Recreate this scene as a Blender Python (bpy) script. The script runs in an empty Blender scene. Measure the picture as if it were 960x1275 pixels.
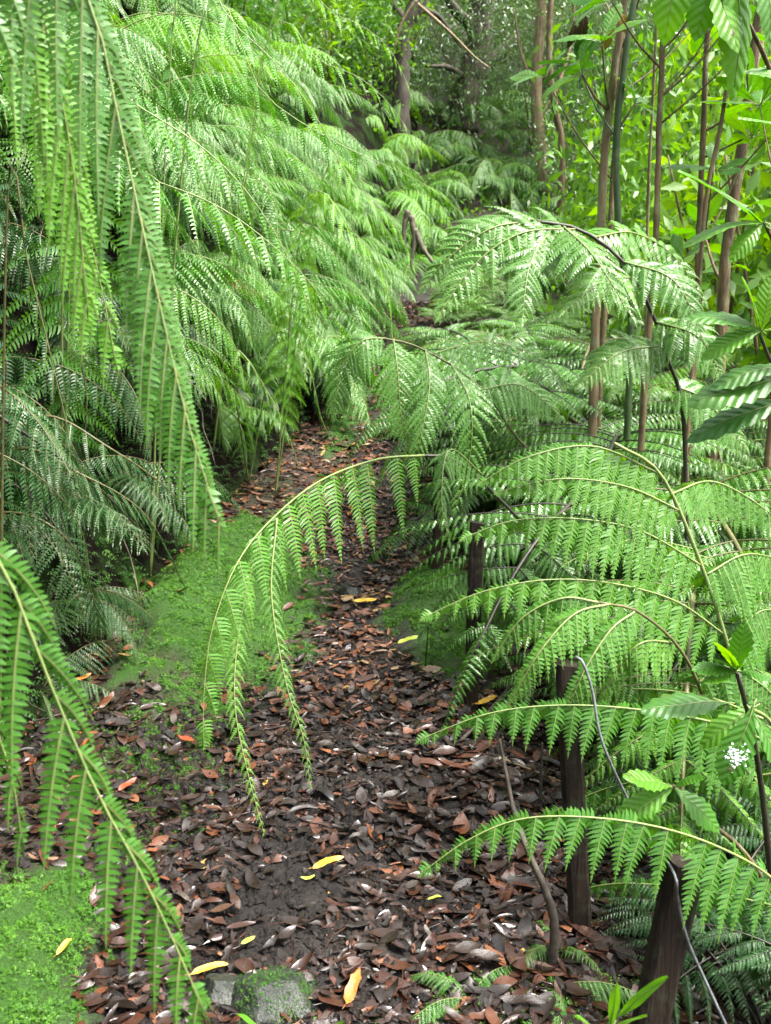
import bpy, math, random
import numpy as np
from mathutils import Vector, Matrix, noise, Euler

random.seed(7)
rng = np.random.default_rng(7)
S = bpy.context.scene
COL = S.collection
R = math.radians
U = random.uniform

# ------------------------------------------------------------------ camera model
CAMZ, PITCH, FPX = 1.5, R(14.1), 1224.0
CP, SP = math.cos(PITCH), math.sin(PITCH)

def at(px, py, d):
    """Photograph pixel + forward distance -> world point."""
    xc, yc = (px - 480) / FPX, -(py - 637.5) / FPX
    v = Vector((xc, CP + yc * SP, -SP + yc * CP))
    return Vector((0, 0, CAMZ)) + v * (d / v.y)

# ------------------------------------------------------------------ terrain
def table(knots, lo=-15.0, hi=110.0, n=5001, sm=60):
    xs = np.linspace(lo, hi, n)
    k = np.array(knots, float)
    ys = np.interp(xs, k[:, 0], k[:, 1])
    ker = np.hanning(2 * sm + 1); ker /= ker.sum()
    pad = np.concatenate([np.full(sm, ys[0]), ys, np.full(sm, ys[-1])])
    ys = np.convolve(pad, ker, 'valid')
    return lambda q: float(np.interp(q, xs, ys))

ZP = table([(-15, -.3), (0, 0), (4.5, 0), (6.2, .14), (8.5, .37), (10.8, .68), (13.5, 1.1), (16, 2.0), (18, 3.1), (22, 5.4), (30, 9), (50, 15), (110, 30)])
PC = table([(-15, -.9), (0, -.3), (1.7, -.22), (3, -.1), (5, -.01), (8.5, -.03), (11, .2), (14, .42), (20, 1.2)], sm=40)
HW = table([(-15, .45), (1.5, .43), (3, .33), (5, .22), (8, .2), (14, .17), (30, .1)], sm=40)
BX = table([(-15, -1.2), (0, -1.05), (2, -1.1), (3.4, -1.15), (5.4, -.95), (7, -.66), (9, -.52), (12, -.12), (16, .3), (20, .6)], sm=40)

def sst(a, b, x):
    t = min(1, max(0, (x - a) / (b - a)))
    return t * t * (3 - 2 * t)

def bankh(t):
    if t <= 0: return 0.0
    if t < .55: return 1.75 * (t / .55) ** 1.1
    if t < 2.6: return 1.75 + (t - .55) * 1.0
    return 3.8 + (t - 2.6) * .45

MOSSY = [(-.66, 4.1, .42, 1.15), (.27, 4.0, .28, .62), (-.83, 1.75, .24, .42), (-.33, 8.6, .2, 2.0)]
def mossy(x, y):
    m = 0
    for cx, cy, rx, ry in MOSSY:
        r = math.hypot((x - cx) / rx, (y - cy) / ry)
        m = max(m, 1 - sst(.62, 1.0, r + .45 * noise.noise((x * 6, y * 6, 2)) + .28 * noise.noise((x * 19, y * 19, 5))))
    return m

def h(x, y, fine=True):
    z = ZP(y)
    pc = PC(y); bx = BX(y)
    fade = 1 - .55 * sst(13, 24, y)
    z += bankh(bx - x) * fade
    if x < pc - HW(y):
        z += .10 * sst(0, .6, pc - HW(y) - x)
    z -= .06 * sst(.25, .6, x) * (1 - sst(8, 13, y))
    z -= .5 * sst(.62, 2.4, x) * (1 - sst(9, 15, y))
    z += .30 * sst(4.5, 12, x) * min(8, max(0, x - 4.5))
    # moss mounds
    z += .15 * math.exp(-(((x - .27) / .23) ** 2 + ((y - 4.1) / .42) ** 2))
    z += .07 * math.exp(-(((x + .72) / .28) ** 2 + ((y - 4.1) / .9) ** 2))
    z += .05 * math.exp(-(((x + .85) / .22) ** 2 + ((y - 1.75) / .4) ** 2))
    if fine:
        k = sst(0, .3, bx - x)
        z += (.012 + .10 * k) * noise.noise((x * 2.2, y * 2.2, 1.3))
        z += (.012 + .05 * k) * noise.noise((x * 6.5, y * 6.5, 4.7))
        if 1 < y < 11:
            mo = mossy(x, y)
            if mo > 0: z += mo * (.028 + .022 * noise.noise((x * 11, y * 11, 7)) + .010 * noise.noise((x * 30, y * 30, 3)))
        if y < 9: z += .011 * noise.noise((x * 19, y * 19, 9.1)) + .006 * noise.noise((x * 43, y * 43, 2.1))
    return z

def hit(px, py):
    """Ground point seen at a photograph pixel."""
    d = .8
    while d < 60:
        p = at(px, py, d)
        if p.z <= h(p.x, p.y, False): return p
        d += .03
    return p

# ------------------------------------------------------------------ materials
def newmat(name):
    m = bpy.data.materials.new(name); m.use_nodes = True
    nt = m.node_tree; nt.nodes.clear()
    out = nt.nodes.new('ShaderNodeOutputMaterial')
    return m, nt, out

def N(nt, t, **kw):
    n = nt.nodes.new(t)
    for k, v in kw.items(): setattr(n, k, v)
    return n

def leafmat(name, c0, c1, c2, rough=.42, transl=.34, tcol=None, nscale=2.0, spec=.36, under=1.25, bump=0, veins=False):
    """Leaf: colour wanders with the object and slowly through space; thin, so light also passes through it."""
    m, nt, out = newmat(name)
    L = nt.links.new
    oi = N(nt, 'ShaderNodeObjectInfo'); tc = N(nt, 'ShaderNodeTexCoord')
    geo = N(nt, 'ShaderNodeNewGeometry')
    no = N(nt, 'ShaderNodeTexNoise'); no.inputs['Scale'].default_value = nscale; no.inputs['Detail'].default_value = 3
    L(geo.outputs['Position'], no.inputs['Vector'])
    mix = N(nt, 'ShaderNodeMath', operation='MULTIPLY_ADD'); mix.inputs[1].default_value = .55
    nf = N(nt, 'ShaderNodeMath', operation='MULTIPLY'); nf.inputs[1].default_value = .45
    L(no.outputs['Fac'], nf.inputs[0]); L(oi.outputs['Random'], mix.inputs[0]); L(nf.outputs[0], mix.inputs[2])
    cr = N(nt, 'ShaderNodeValToRGB')
    e = cr.color_ramp.elements
    e[0].position = .1; e[0].color = (*c0, 1); e[1].position = .9; e[1].color = (*c2, 1)
    q = e.new(.5); q.color = (*c1, 1)
    L(mix.outputs[0], cr.inputs[0])
    un = N(nt, 'ShaderNodeMix', data_type='RGBA'); un.inputs[7].default_value = (*[min(1, a * under + .012) for a in c1], 1)
    bf = N(nt, 'ShaderNodeMath', operation='MULTIPLY'); bf.inputs[1].default_value = .55
    L(geo.outputs['Backfacing'], bf.inputs[0]); L(bf.outputs[0], un.inputs[0]); L(cr.outputs[0], un.inputs[6])
    p = N(nt, 'ShaderNodeBsdfPrincipled')
    L(un.outputs[2], p.inputs['Base Color'])
    p.inputs['Roughness'].default_value = rough; p.inputs['Specular IOR Level'].default_value = spec
    n2 = N(nt, 'ShaderNodeTexNoise'); n2.inputs['Scale'].default_value = 60; L(geo.outputs['Position'], n2.inputs['Vector'])
    bp = N(nt, 'ShaderNodeBump'); bp.inputs['Strength'].default_value = .35 + bump; bp.inputs['Distance'].default_value = .004
    L(n2.outputs['Fac'], bp.inputs['Height']); L(bp.outputs[0], p.inputs['Normal'])
    if veins:
        sx = N(nt, 'ShaderNodeSeparateXYZ'); L(tc.outputs['Object'], sx.inputs[0])
        ab = N(nt, 'ShaderNodeMath', operation='ABSOLUTE'); L(sx.outputs['Y'], ab.inputs[0])
        f1 = N(nt, 'ShaderNodeMath', operation='MULTIPLY_ADD'); f1.inputs[1].default_value = -.9; L(ab.outputs[0], f1.inputs[0]); L(sx.outputs['X'], f1.inputs[2])
        f2 = N(nt, 'ShaderNodeMath', operation='MULTIPLY'); f2.inputs[1].default_value = 62; L(f1.outputs[0], f2.inputs[0])
        si = N(nt, 'ShaderNodeMath', operation='SINE'); L(f2.outputs[0], si.inputs[0])
        vr = N(nt, 'ShaderNodeMapRange'); vr.inputs[1].default_value = .82; vr.inputs[2].default_value = 1.0; vr.inputs[4].default_value = .13; L(si.outputs[0], vr.inputs[0])
        vm = N(nt, 'ShaderNodeMix', data_type='RGBA'); vm.inputs[7].default_value = (*[min(1, a * 1.7 + .02) for a in c2], 1)
        L(vr.outputs[0], vm.inputs[0]); L(un.outputs[2], vm.inputs[6])
        # blotches and brown spots
        sp = N(nt, 'ShaderNodeTexNoise'); sp.inputs['Scale'].default_value = 7; sp.inputs['Detail'].default_value = 5; L(tc.outputs['Object'], sp.inputs['Vector'])
        sr = N(nt, 'ShaderNodeMapRange'); sr.inputs[1].default_value = .66; sr.inputs[2].default_value = .72; sr.inputs[4].default_value = .75; L(sp.outputs['Fac'], sr.inputs[0])
        sm = N(nt, 'ShaderNodeMix', data_type='RGBA'); sm.inputs[7].default_value = (.07, .05, .012, 1); L(sr.outputs[0], sm.inputs[0]); L(vm.outputs[2], sm.inputs[6])
        L(sm.outputs[2], p.inputs['Base Color'])
        b2 = N(nt, 'ShaderNodeBump'); b2.inputs['Strength'].default_value = .25; b2.inputs['Distance'].default_value = .004; b2.invert = True
        L(si.outputs[0], b2.inputs['Height']); L(bp.outputs[0], b2.inputs['Normal']); L(b2.outputs[0], p.inputs['Normal'])
    tr = N(nt, 'ShaderNodeBsdfTranslucent')
    hs = N(nt, 'ShaderNodeHueSaturation'); hs.inputs['Hue'].default_value = .485; hs.inputs['Saturation'].default_value = 1.1; hs.inputs['Value'].default_value = 1.6
    L(cr.outputs[0], hs.inputs['Color']); L(hs.outputs[0], tr.inputs['Color'])
    ms = N(nt, 'ShaderNodeMixShader'); ms.inputs[0].default_value = transl
    L(p.outputs[0], ms.inputs[1]); L(tr.outputs[0], ms.inputs[2]); L(ms.outputs[0], out.inputs['Surface'])
    return m

def solid(name, c0, c1, rough=.7, scale=12, stretch=(1, 1, 1), bump=.5, spec=.4, dist=.01, rough2=None, lichen=None):
    m, nt, out = newmat(name)
    L = nt.links.new
    tc = N(nt, 'ShaderNodeTexCoord'); mp = N(nt, 'ShaderNodeMapping'); mp.inputs['Scale'].default_value = stretch
    L(tc.outputs['Object'], mp.inputs['Vector'])
    no = N(nt, 'ShaderNodeTexNoise'); no.inputs['Scale'].default_value = scale; no.inputs['Detail'].default_value = 6; no.inputs['Roughness'].default_value = .65
    L(mp.outputs[0], no.inputs['Vector'])
    cr = N(nt, 'ShaderNodeValToRGB'); e = cr.color_ramp.elements
    e[0].position = .35; e[0].color = (*c0, 1); e[1].position = .68; e[1].color = (*c1, 1)
    L(no.outputs['Fac'], cr.inputs[0])
    p = N(nt, 'ShaderNodeBsdfPrincipled'); p.inputs['Roughness'].default_value = rough; p.inputs['Specular IOR Level'].default_value = spec
    L(cr.outputs[0], p.inputs['Base Color'])
    if lichen:
        ln = N(nt, 'ShaderNodeTexNoise'); ln.inputs['Scale'].default_value = lichen[1]; ln.inputs['Detail'].default_value = 7; ln.inputs['Roughness'].default_value = .7; L(tc.outputs['Object'], ln.inputs['Vector'])
        lr = N(nt, 'ShaderNodeMapRange'); lr.inputs[1].default_value = .52; lr.inputs[2].default_value = .66; lr.inputs[4].default_value = .8; L(ln.outputs['Fac'], lr.inputs[0])
        lm = N(nt, 'ShaderNodeMix', data_type='RGBA'); lm.inputs[7].default_value = (*lichen[0], 1); L(lr.outputs[0], lm.inputs[0]); L(cr.outputs[0], lm.inputs[6]); L(lm.outputs[2], p.inputs['Base Color'])
    if rough2 is not None:
        mr = N(nt, 'ShaderNodeMapRange'); mr.inputs[1].default_value = .35; mr.inputs[2].default_value = .65; mr.inputs[3].default_value = rough; mr.inputs[4].default_value = rough2
        n3 = N(nt, 'ShaderNodeTexNoise'); n3.inputs['Scale'].default_value = scale * .6; L(mp.outputs[0], n3.inputs['Vector'])
        L(n3.outputs['Fac'], mr.inputs[0]); L(mr.outputs[0], p.inputs['Roughness'])
    bp = N(nt, 'ShaderNodeBump'); bp.inputs['Strength'].default_value = bump; bp.inputs['Distance'].default_value = dist
    L(no.outputs['Fac'], bp.inputs['Height']); L(bp.outputs[0], p.inputs['Normal'])
    L(p.outputs[0], out.inputs['Surface'])
    return m

def rampmat(name, stops, rough=.4, spec=.5, transl=0, bumpscale=40, bump=.3):
    """Colour read from a per-leaf value 'tone' (each leaf its own colour)."""
    m, nt, out = newmat(name)
    L = nt.links.new
    a = N(nt, 'ShaderNodeAttribute'); a.attribute_name = 'tone'
    geo = N(nt, 'ShaderNodeNewGeometry')
    no = N(nt, 'ShaderNodeTexNoise'); no.inputs['Scale'].default_value = bumpscale; no.inputs['Detail'].default_value = 4
    L(geo.outputs['Position'], no.inputs['Vector'])
    ad = N(nt, 'ShaderNodeMath', operation='MULTIPLY_ADD'); ad.inputs[1].default_value = .16; 
    L(no.outputs['Fac'], ad.inputs[0]); L(a.outputs['Fac'], ad.inputs[2])
    sb = N(nt, 'ShaderNodeMath', operation='SUBTRACT'); sb.inputs[1].default_value = .08; L(ad.outputs[0], sb.inputs[0])
    cr = N(nt, 'ShaderNodeValToRGB'); e = cr.color_ramp.elements
    while len(e) < len(stops): e.new(.5)
    for k, (pos, c) in zip(e, stops): k.position = pos; k.color = (*c, 1)
    L(sb.outputs[0], cr.inputs[0])
    p = N(nt, 'ShaderNodeBsdfPrincipled'); p.inputs['Roughness'].default_value = rough; p.inputs['Specular IOR Level'].default_value = spec
    L(cr.outputs[0], p.inputs['Base Color'])
    mr = N(nt, 'ShaderNodeMapRange'); mr.inputs[1].default_value = .4; mr.inputs[2].default_value = .6; mr.inputs[3].default_value = rough * .8; mr.inputs[4].default_value = min(1, rough * 1.9)
    n3 = N(nt, 'ShaderNodeTexNoise'); n3.inputs['Scale'].default_value = 11; L(geo.outputs['Position'], n3.inputs['Vector']); L(n3.outputs['Fac'], mr.inputs[0]); L(mr.outputs[0], p.inputs['Roughness'])
    bp = N(nt, 'ShaderNodeBump'); bp.inputs['Strength'].default_value = bump; bp.inputs['Distance'].default_value = .004
    L(no.outputs['Fac'], bp.inputs['Height']); L(bp.outputs[0], p.inputs['Normal'])
    if transl:
        tr = N(nt, 'ShaderNodeBsdfTranslucent'); L(cr.outputs[0], tr.inputs['Color'])
        ms = N(nt, 'ShaderNodeMixShader'); ms.inputs[0].default_value = transl
        L(p.outputs[0], ms.inputs[1]); L(tr.outputs[0], ms.inputs[2]); L(ms.outputs[0], out.inputs['Surface'])
    else: L(p.outputs[0], out.inputs['Surface'])
    return m

FERN = leafmat('fern_leaf', (.022, .088, .007), (.042, .140, .008), (.085, .21, .010), rough=.38, spec=.5)
FERNY = leafmat('fern_leaf_fresh_lit', (.05, .17, .013), (.08, .22, .015), (.125, .265, .017), rough=.45)  # bright yellow green: light put into the colour; also fresh shoots
FERND = leafmat('fern_leaf_shade_tint', (.009, .040, .009), (.014, .058, .010), (.022, .085, .011), transl=.22)  # fern green darkened: shade put into the leaf colour
BROAD = leafmat('broad_leaf', (.028, .11, .009), (.05, .165, .010), (.10, .24, .012), rough=.42, spec=.4, transl=.42, nscale=3, veins=True)
BROADD = leafmat('broad_leaf_dark', (.014, .062, .010), (.024, .09, .011), (.045, .13, .012), rough=.42, spec=.4, transl=.34, veins=True)
SHRUB = leafmat('shrub_leaf', (.035, .085, .022), (.065, .13, .035), (.11, .17, .055), rough=.3, spec=.6, transl=.32, nscale=1.2)
SHRUB2 = leafmat('shrub_leaf_green', (.03, .095, .012), (.05, .135, .014), (.085, .19, .02), rough=.4, transl=.42, nscale=1.2)
FERNB = leafmat('bank_fern_leaf', (.020, .088, .010), (.042, .148, .013), (.09, .225, .015), rough=.42, spec=.48)
DEADF = leafmat('dead_fern_leaf', (.03, .018, .008), (.075, .04, .016), (.13, .08, .03), rough=.6, spec=.2, transl=.2)
SHRUBD = leafmat('shrub_leaf_dark', (.015, .06, .010), (.028, .09, .012), (.05, .13, .015), rough=.42, transl=.34, nscale=1.2)
SHRUBY = leafmat('shrub_leaf_pale', (.05, .14, .012), (.085, .19, .014), (.13, .25, .018), rough=.45, transl=.42, nscale=1.2)
STEMG = solid('green_stem', (.10, .15, .045), (.17, .20, .06), rough=.45, scale=30, bump=.2)
STEMD = solid('dark_stem', (.010, .010, .006), (.028, .022, .012), rough=.5, scale=30, bump=.3)
STEMM = solid('brown_green_stem', (.05, .05, .018), (.10, .085, .03), rough=.5, scale=30, bump=.3)
BARK = solid('brown_bark', (.026, .017, .007), (.15, .098, .044), lichen=((.13, .14, .07), 14), rough=.75, scale=26, stretch=(1, 1, .16), bump=1, dist=.012)
BARKP = solid('pale_bark', (.06, .043, .02), (.22, .16, .085), lichen=((.17, .19, .11), 12), rough=.75, scale=26, stretch=(1, 1, .16), bump=1, dist=.012)
BARKD = solid('dark_bark', (.018, .016, .012), (.085, .07, .052), rough=.85, scale=9, stretch=(1, 1, .3), bump=1, dist=.03)
BAMBOO = solid('green_bark', (.016, .036, .011), (.04, .075, .022), lichen=((.09, .10, .05), 10), rough=.45, scale=18, stretch=(1, 1, .2), bump=.2)
POST = solid('weathered_post', (.004, .003, .0025), (.030, .019, .013), spec=.2, rough=.8, scale=55, stretch=(1, 1, .05), bump=1, dist=.010, lichen=((.035, .042, .022), 16))
WIREM = solid('grey_wire', (.06, .064, .068), (.15, .155, .16), rough=.45, scale=60, bump=.1)
ROCKM = solid('wet_rock', (.007, .009, .007), (.028, .032, .024), spec=.25, rough=.6, scale=14, bump=1, dist=.02, rough2=.25)
TWIG = solid('twig_bark', (.02, .017, .013), (.075, .06, .045), rough=.75, scale=40, bump=.7, dist=.003)
ROOTM = solid('root_bark', (.05, .042, .03), (.15, .125, .09), rough=.7, scale=20, bump=.8, dist=.006)
WHITE = solid('white_fleck', (.30, .33, .34), (.72, .74, .76), rough=.6, scale=80, bump=.3)

def groundmat(name, dark, mid, warm, green=0, wet=.35, spec=.22):
    m, nt, out = newmat(name)
    L = nt.links.new
    geo = N(nt, 'ShaderNodeNewGeometry')
    def noi(sc, det=6, ro=.65):
        n = N(nt, 'ShaderNodeTexNoise'); n.inputs['Scale'].default_value = sc; n.inputs['Detail'].default_value = det; n.inputs['Roughness'].default_value = ro
        L(geo.outputs['Position'], n.inputs['Vector']); return n
    a, b, c = noi(3.5), noi(55, 8, .75), noi(160, 3)
    cr = N(nt, 'ShaderNodeValToRGB'); e = cr.color_ramp.elements
    e[0].position = .32; e[0].color = (*dark, 1); e[1].position = .75; e[1].color = (*warm, 1)
    k = e.new(.52); k.color = (*mid, 1)
    ad = N(nt, 'ShaderNodeMath', operation='MULTIPLY_ADD'); ad.inputs[1].default_value = .5
    hf = N(nt, 'ShaderNodeMath', operation='MULTIPLY'); hf.inputs[1].default_value = .5
    L(b.outputs['Fac'], ad.inputs[0]); L(a.outputs['Fac'], hf.inputs[0]); L(hf.outputs[0], ad.inputs[2])
    L(ad.outputs[0], cr.inputs[0])
    col = cr.outputs[0]
    if green:
        g = noi(2.3, 5); g2 = N(nt, 'ShaderNodeMapRange'); g2.inputs[1].default_value = .5; g2.inputs[2].default_value = .62; g2.inputs[4].default_value = green
        L(g.outputs['Fac'], g2.inputs[0])
        mx = N(nt, 'ShaderNodeMix', data_type='RGBA'); mx.inputs[7].default_value = (.014, .034, .007, 1)
        L(g2.outputs[0], mx.inputs[0]); L(col, mx.inputs[6]); col = mx.outputs[2]
    at_ = N(nt, 'ShaderNodeAttribute'); at_.attribute_name = 'tone'
    mg = N(nt, 'ShaderNodeMix', data_type='RGBA'); mg.inputs[7].default_value = (.026, .070, .008, 1)
    L(at_.outputs['Fac'], mg.inputs[0]); L(col, mg.inputs[6]); col = mg.outputs[2]
    p = N(nt, 'ShaderNodeBsdfPrincipled'); L(col, p.inputs['Base Color']); p.inputs['Specular IOR Level'].default_value = spec
    mr = N(nt, 'ShaderNodeMapRange'); mr.inputs[1].default_value = .4; mr.inputs[2].default_value = .62; mr.inputs[3].default_value = wet; mr.inputs[4].default_value = .8
    L(a.outputs['Fac'], mr.inputs[0]); L(mr.outputs[0], p.inputs['Roughness'])
    b1 = N(nt, 'ShaderNodeBump'); b1.inputs['Strength'].default_value = 1; b1.inputs['Distance'].default_value = .02; L(b.outputs['Fac'], b1.inputs['Height'])
    b2 = N(nt, 'ShaderNodeBump'); b2.inputs['Strength'].default_value = .8; b2.inputs['Distance'].default_value = .006; L(c.outputs['Fac'], b2.inputs['Height'])
    L(b1.outputs[0], b2.inputs['Normal']); L(b2.outputs[0], p.inputs['Normal'])
    L(p.outputs[0], out.inputs['Surface'])
    return m

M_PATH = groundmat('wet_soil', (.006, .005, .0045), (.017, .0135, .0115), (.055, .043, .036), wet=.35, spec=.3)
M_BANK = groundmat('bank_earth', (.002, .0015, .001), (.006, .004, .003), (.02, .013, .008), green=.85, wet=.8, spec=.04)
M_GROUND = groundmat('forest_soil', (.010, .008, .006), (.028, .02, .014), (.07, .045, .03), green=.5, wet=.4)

LITTER = rampmat('litter_leaf', [(0, (.008, .0055, .0045)), (.25, (.015, .008, .0055)), (.5, (.045, .0165, .009)), (.68, (.092, .034, .016)), (.80, (.125, .042, .013)), (.9, (.12, .080, .055)), (1, (.33, .20, .03))], rough=.27, spec=.42, bump=.7)
MOSSM = rampmat('moss_leaf', [(0, (.018, .060, .008)), (.35, (.05, .145, .012)), (.7, (.095, .22, .018)), (1, (.17, .30, .03))], rough=.55, spec=.3, transl=.3)

def flat_leaf(name, c, rough=.27):
    return solid(name, tuple(a * .55 for a in c), c, rough=rough, scale=22, bump=.5, dist=.004, spec=.55)
DRY = [flat_leaf('dry_leaf_' + n, c) for n, c in [('umber', (.026, .014, .01)), ('brown', (.042, .019, .011)), ('tan', (.08, .043, .025)), ('russet', (.085, .03, .012)), ('grey', (.07, .055, .045)), ('black', (.018, .013, .010))]]
YELLOW = flat_leaf('yellow_leaf', (.62, .36, .03)); ORANGE = flat_leaf('orange_leaf', (.42, .13, .022)); LIME = flat_leaf('lime_leaf', (.36, .42, .035)); REDL = flat_leaf('red_leaf', (.30, .055, .02))

# ------------------------------------------------------------------ mesh builder
class MB:
    def __init__(s): s.V = []; s.Q = []; s.T = []; s.QM = []; s.TM = []; s.n = 0; s.tone = []
    def add(s, V, Q=None, T=None, mi=0, tone=None):
        V = np.asarray(V, float).reshape(-1, 3)
        if Q is not None and len(Q): Q = np.asarray(Q) + s.n; s.Q.append(Q); s.QM.append(np.full(len(Q), mi))
        if T is not None and len(T): T = np.asarray(T) + s.n; s.T.append(T); s.TM.append(np.full(len(T), mi))
        s.V.append(V); s.n += len(V)
        if tone is not None: s.tone.append(np.broadcast_to(np.asarray(tone, float), (len(V),)))
    def arrays(s):
        V = np.concatenate(s.V)
        Q = np.concatenate(s.Q) if s.Q else np.zeros((0, 4), int); T = np.concatenate(s.T) if s.T else np.zeros((0, 3), int)
        qm = np.concatenate(s.QM) if s.QM else np.zeros(0, int); tm = np.concatenate(s.TM) if s.TM else np.zeros(0, int)
        return V, Q, T, qm, tm
    def merge(s, arr, M):
        V, Q, T, qm, tm = arr
        M = np.array(M)
        W = V @ M[:3, :3].T + M[:3, 3]
        if len(Q): s.Q.append(Q + s.n); s.QM.append(qm)
        if len(T): s.T.append(T + s.n); s.TM.append(tm)
        s.V.append(W); s.n += len(W)
    def mesh(s, name, mats, smooth=True):
        V, Q, T, qm, tm = s.arrays()
        me = bpy.data.meshes.new(name)
        nq, ntr = len(Q), len(T)
        me.vertices.add(len(V)); me.vertices.foreach_set('co', V.astype(np.float32).ravel())
        me.loops.add(nq * 4 + ntr * 3)
        me.loops.foreach_set('vertex_index', np.concatenate([Q.ravel(), T.ravel()]).astype(np.int32))
        me.polygons.add(nq + ntr)
        st = np.concatenate([np.arange(nq) * 4, nq * 4 + np.arange(ntr) * 3]).astype(np.int32)
        me.polygons.foreach_set('loop_start', st)
        me.polygons.foreach_set('material_index', np.concatenate([qm, tm]).astype(np.int32))
        me.polygons.foreach_set('use_smooth', np.full(nq + ntr, smooth))
        if s.tone:
            a = me.attributes.new('tone', 'FLOAT', 'POINT'); a.data.foreach_set('value', np.concatenate(s.tone).astype(np.float32))
        for m in mats: me.materials.append(m)
        me.update(calc_edges=True); me.validate()
        return me

def link(name, me, parent=None, M=None):
    o = bpy.data.objects.new(name, me); COL.objects.link(o)
    if parent is not None: o.parent = parent
    if M is not None: o.matrix_basis = M
    return o

def tag(o, label=None, cat=None, group=None, kind=None):
    if label: o['label'] = label
    if cat: o['category'] = cat
    if group: o['group'] = group
    if kind: o['kind'] = kind
    return o

def thing(name, loc, label, cat, group=None):
    o = bpy.data.objects.new(name, None); COL.objects.link(o)
    o.empty_display_size = .05; o.location = loc
    return tag(o, label, cat, group)

def unit(a):
    return a / np.maximum(np.linalg.norm(a, axis=-1, keepdims=True), 1e-9)

def spline(pts, n):
    """Catmull-Rom through pts, n+1 samples evenly spaced by length."""
    P = np.array([tuple(p) for p in pts], float)
    P = np.vstack([2 * P[0] - P[1], P, 2 * P[-1] - P[-2]])
    out = []
    for i in range(1, len(P) - 2):
        p0, p1, p2, p3 = P[i - 1:i + 3]
        for t in np.linspace(0, 1, 14, endpoint=False):
            out.append(.5 * ((2 * p1) + (p2 - p0) * t + (2 * p0 - 5 * p1 + 4 * p2 - p3) * t * t + (3 * p1 - p0 - 3 * p2 + p3) * t ** 3))
    out.append(P[-2]); out = np.array(out)
    s = np.concatenate([[0], np.cumsum(np.linalg.norm(np.diff(out, axis=0), axis=1))])
    q = np.linspace(0, s[-1], n + 1)
    return np.stack([np.interp(q, s, out[:, k]) for k in range(3)], 1), s[-1]

def tube(mb, pts, r0, r1, sides=6, mi=0, rad=None, cap=True, wob=0):
    P = np.asarray(pts, float); n = len(P)
    T = unit(np.gradient(P, axis=0))
    ref = np.array([0, 0, 1.]) if abs(T[0, 2]) < .8 else np.array([0, 1., 0])
    u = unit(np.cross(T[0], ref)); V = []
    r = np.linspace(r0, r1, n) if rad is None else rad
    for i in range(n):
        u = unit(u - T[i] * np.dot(u, T[i])); v = np.cross(T[i], u)
        for k in range(sides):
            a = 2 * math.pi * k / sides
            V.append(P[i] + (u * math.cos(a) + v * math.sin(a)) * r[i] * (1 + (random.uniform(-wob, wob) if wob else 0)))
    Q = [(i * sides + k, i * sides + (k + 1) % sides, (i + 1) * sides + (k + 1) % sides, (i + 1) * sides + k) for i in range(n - 1) for k in range(sides)]
    Tt = []
    if cap:
        V.append(P[0]); V.append(P[-1]); a, b = n * sides, n * sides + 1
        Tt = [(a, (k + 1) % sides, k) for k in range(sides)] + [(b, (n - 1) * sides + k, (n - 1) * sides + (k + 1) % sides) for k in range(sides)]
    mb.add(V, Q, Tt, mi)

# ------------------------------------------------------------------ ferns
G = np.array([0, 0, -1.0])

def comb(mb, p0, d0, up, L, W, n, droop, fold=.25, gap=.75, fwd=.35, sag=.12, rib=.0012, prof=1.0, bw=.95):
    """One leaflet: a midrib carrying two rows of narrow lobes."""
    s = (np.arange(n) + .5) / n
    D = unit(d0[None] * (1 - droop * s)[:, None] + G[None] * (droop * s)[:, None])
    P = p0 + np.cumsum(D * (L / n), axis=0) - D * (L / n) * .5
    Uv = unit(up[None] - D * (D @ up)[:, None]); Sd = np.cross(D, Uv)
    ln = W * (np.minimum(1, (s + .12) / .22) ** .6 * (1 - s) ** (.7 * prof) + .05)
    ln = ln * rng.uniform(.9, 1.1, n)
    hb = .5 * L / n
    Vs = []; 
    for sg in (1, -1):
        f = fold + rng.uniform(-.12, .12)
        ld = unit(Sd * sg + D * (fwd + rng.uniform(-.08, .08, (n, 1))) - Uv * (f + rng.uniform(-.12, .12, (n, 1))))
        l = ln[:, None]
        hbn = np.minimum(hb, ln * .8)[:, None]
        b0 = P - D * hb * bw; b1 = P + D * hb * bw
        c = P + ld * l * .6 - Uv * l * sag * .3
        tw = rng.uniform(-.05, .6, (n, 1)) * hbn * gap
        m0 = c - D * hbn * gap - Uv * tw; m1 = c + D * hbn * gap + Uv * tw
        tip = P + ld * l + D * l * .18 - Uv * l * sag
        t0 = tip - D * hbn * gap * .3; t1 = tip + D * hbn * gap * .15
        Vs.append(np.stack([b0, b1, m1, m0, t1, t0] if sg == 1 else [b1, b0, m0, m1, t0, t1], 1).reshape(-1, 3))
    V = np.concatenate(Vs)
    i = np.arange(2 * n)[:, None] * 6
    Q = np.concatenate([i + np.array([[0, 1, 2, 3]]), i + np.array([[3, 2, 4, 5]])])
    mb.add(V, Q, None, 0)
    e = P[-1] + D[-1] * (L / n) * 1.5
    mb.add(np.stack([P[-1] - Sd[-1] * hb * .5, e, P[-1] + Sd[-1] * hb * .5]), None, [(0, 1, 2)], 0)
    # midrib ribbon
    rp = np.vstack([p0[None], P, e[None]]); ru = np.vstack([Uv[:1], Uv, Uv[-1:]]); rs = np.vstack([Sd[:1], Sd, Sd[-1:]])
    w = np.linspace(rib, rib * .3, len(rp))[:, None]
    A = rp + ru * w * .9 + rs * w; B = rp + ru * w * .9 - rs * w
    RV = np.stack([A, B], 1).reshape(-1, 3)
    k = np.arange(len(rp) - 1)[:, None] * 2
    mb.add(RV, k + np.array([[0, 2, 3, 1]]), None, 1)

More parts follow.
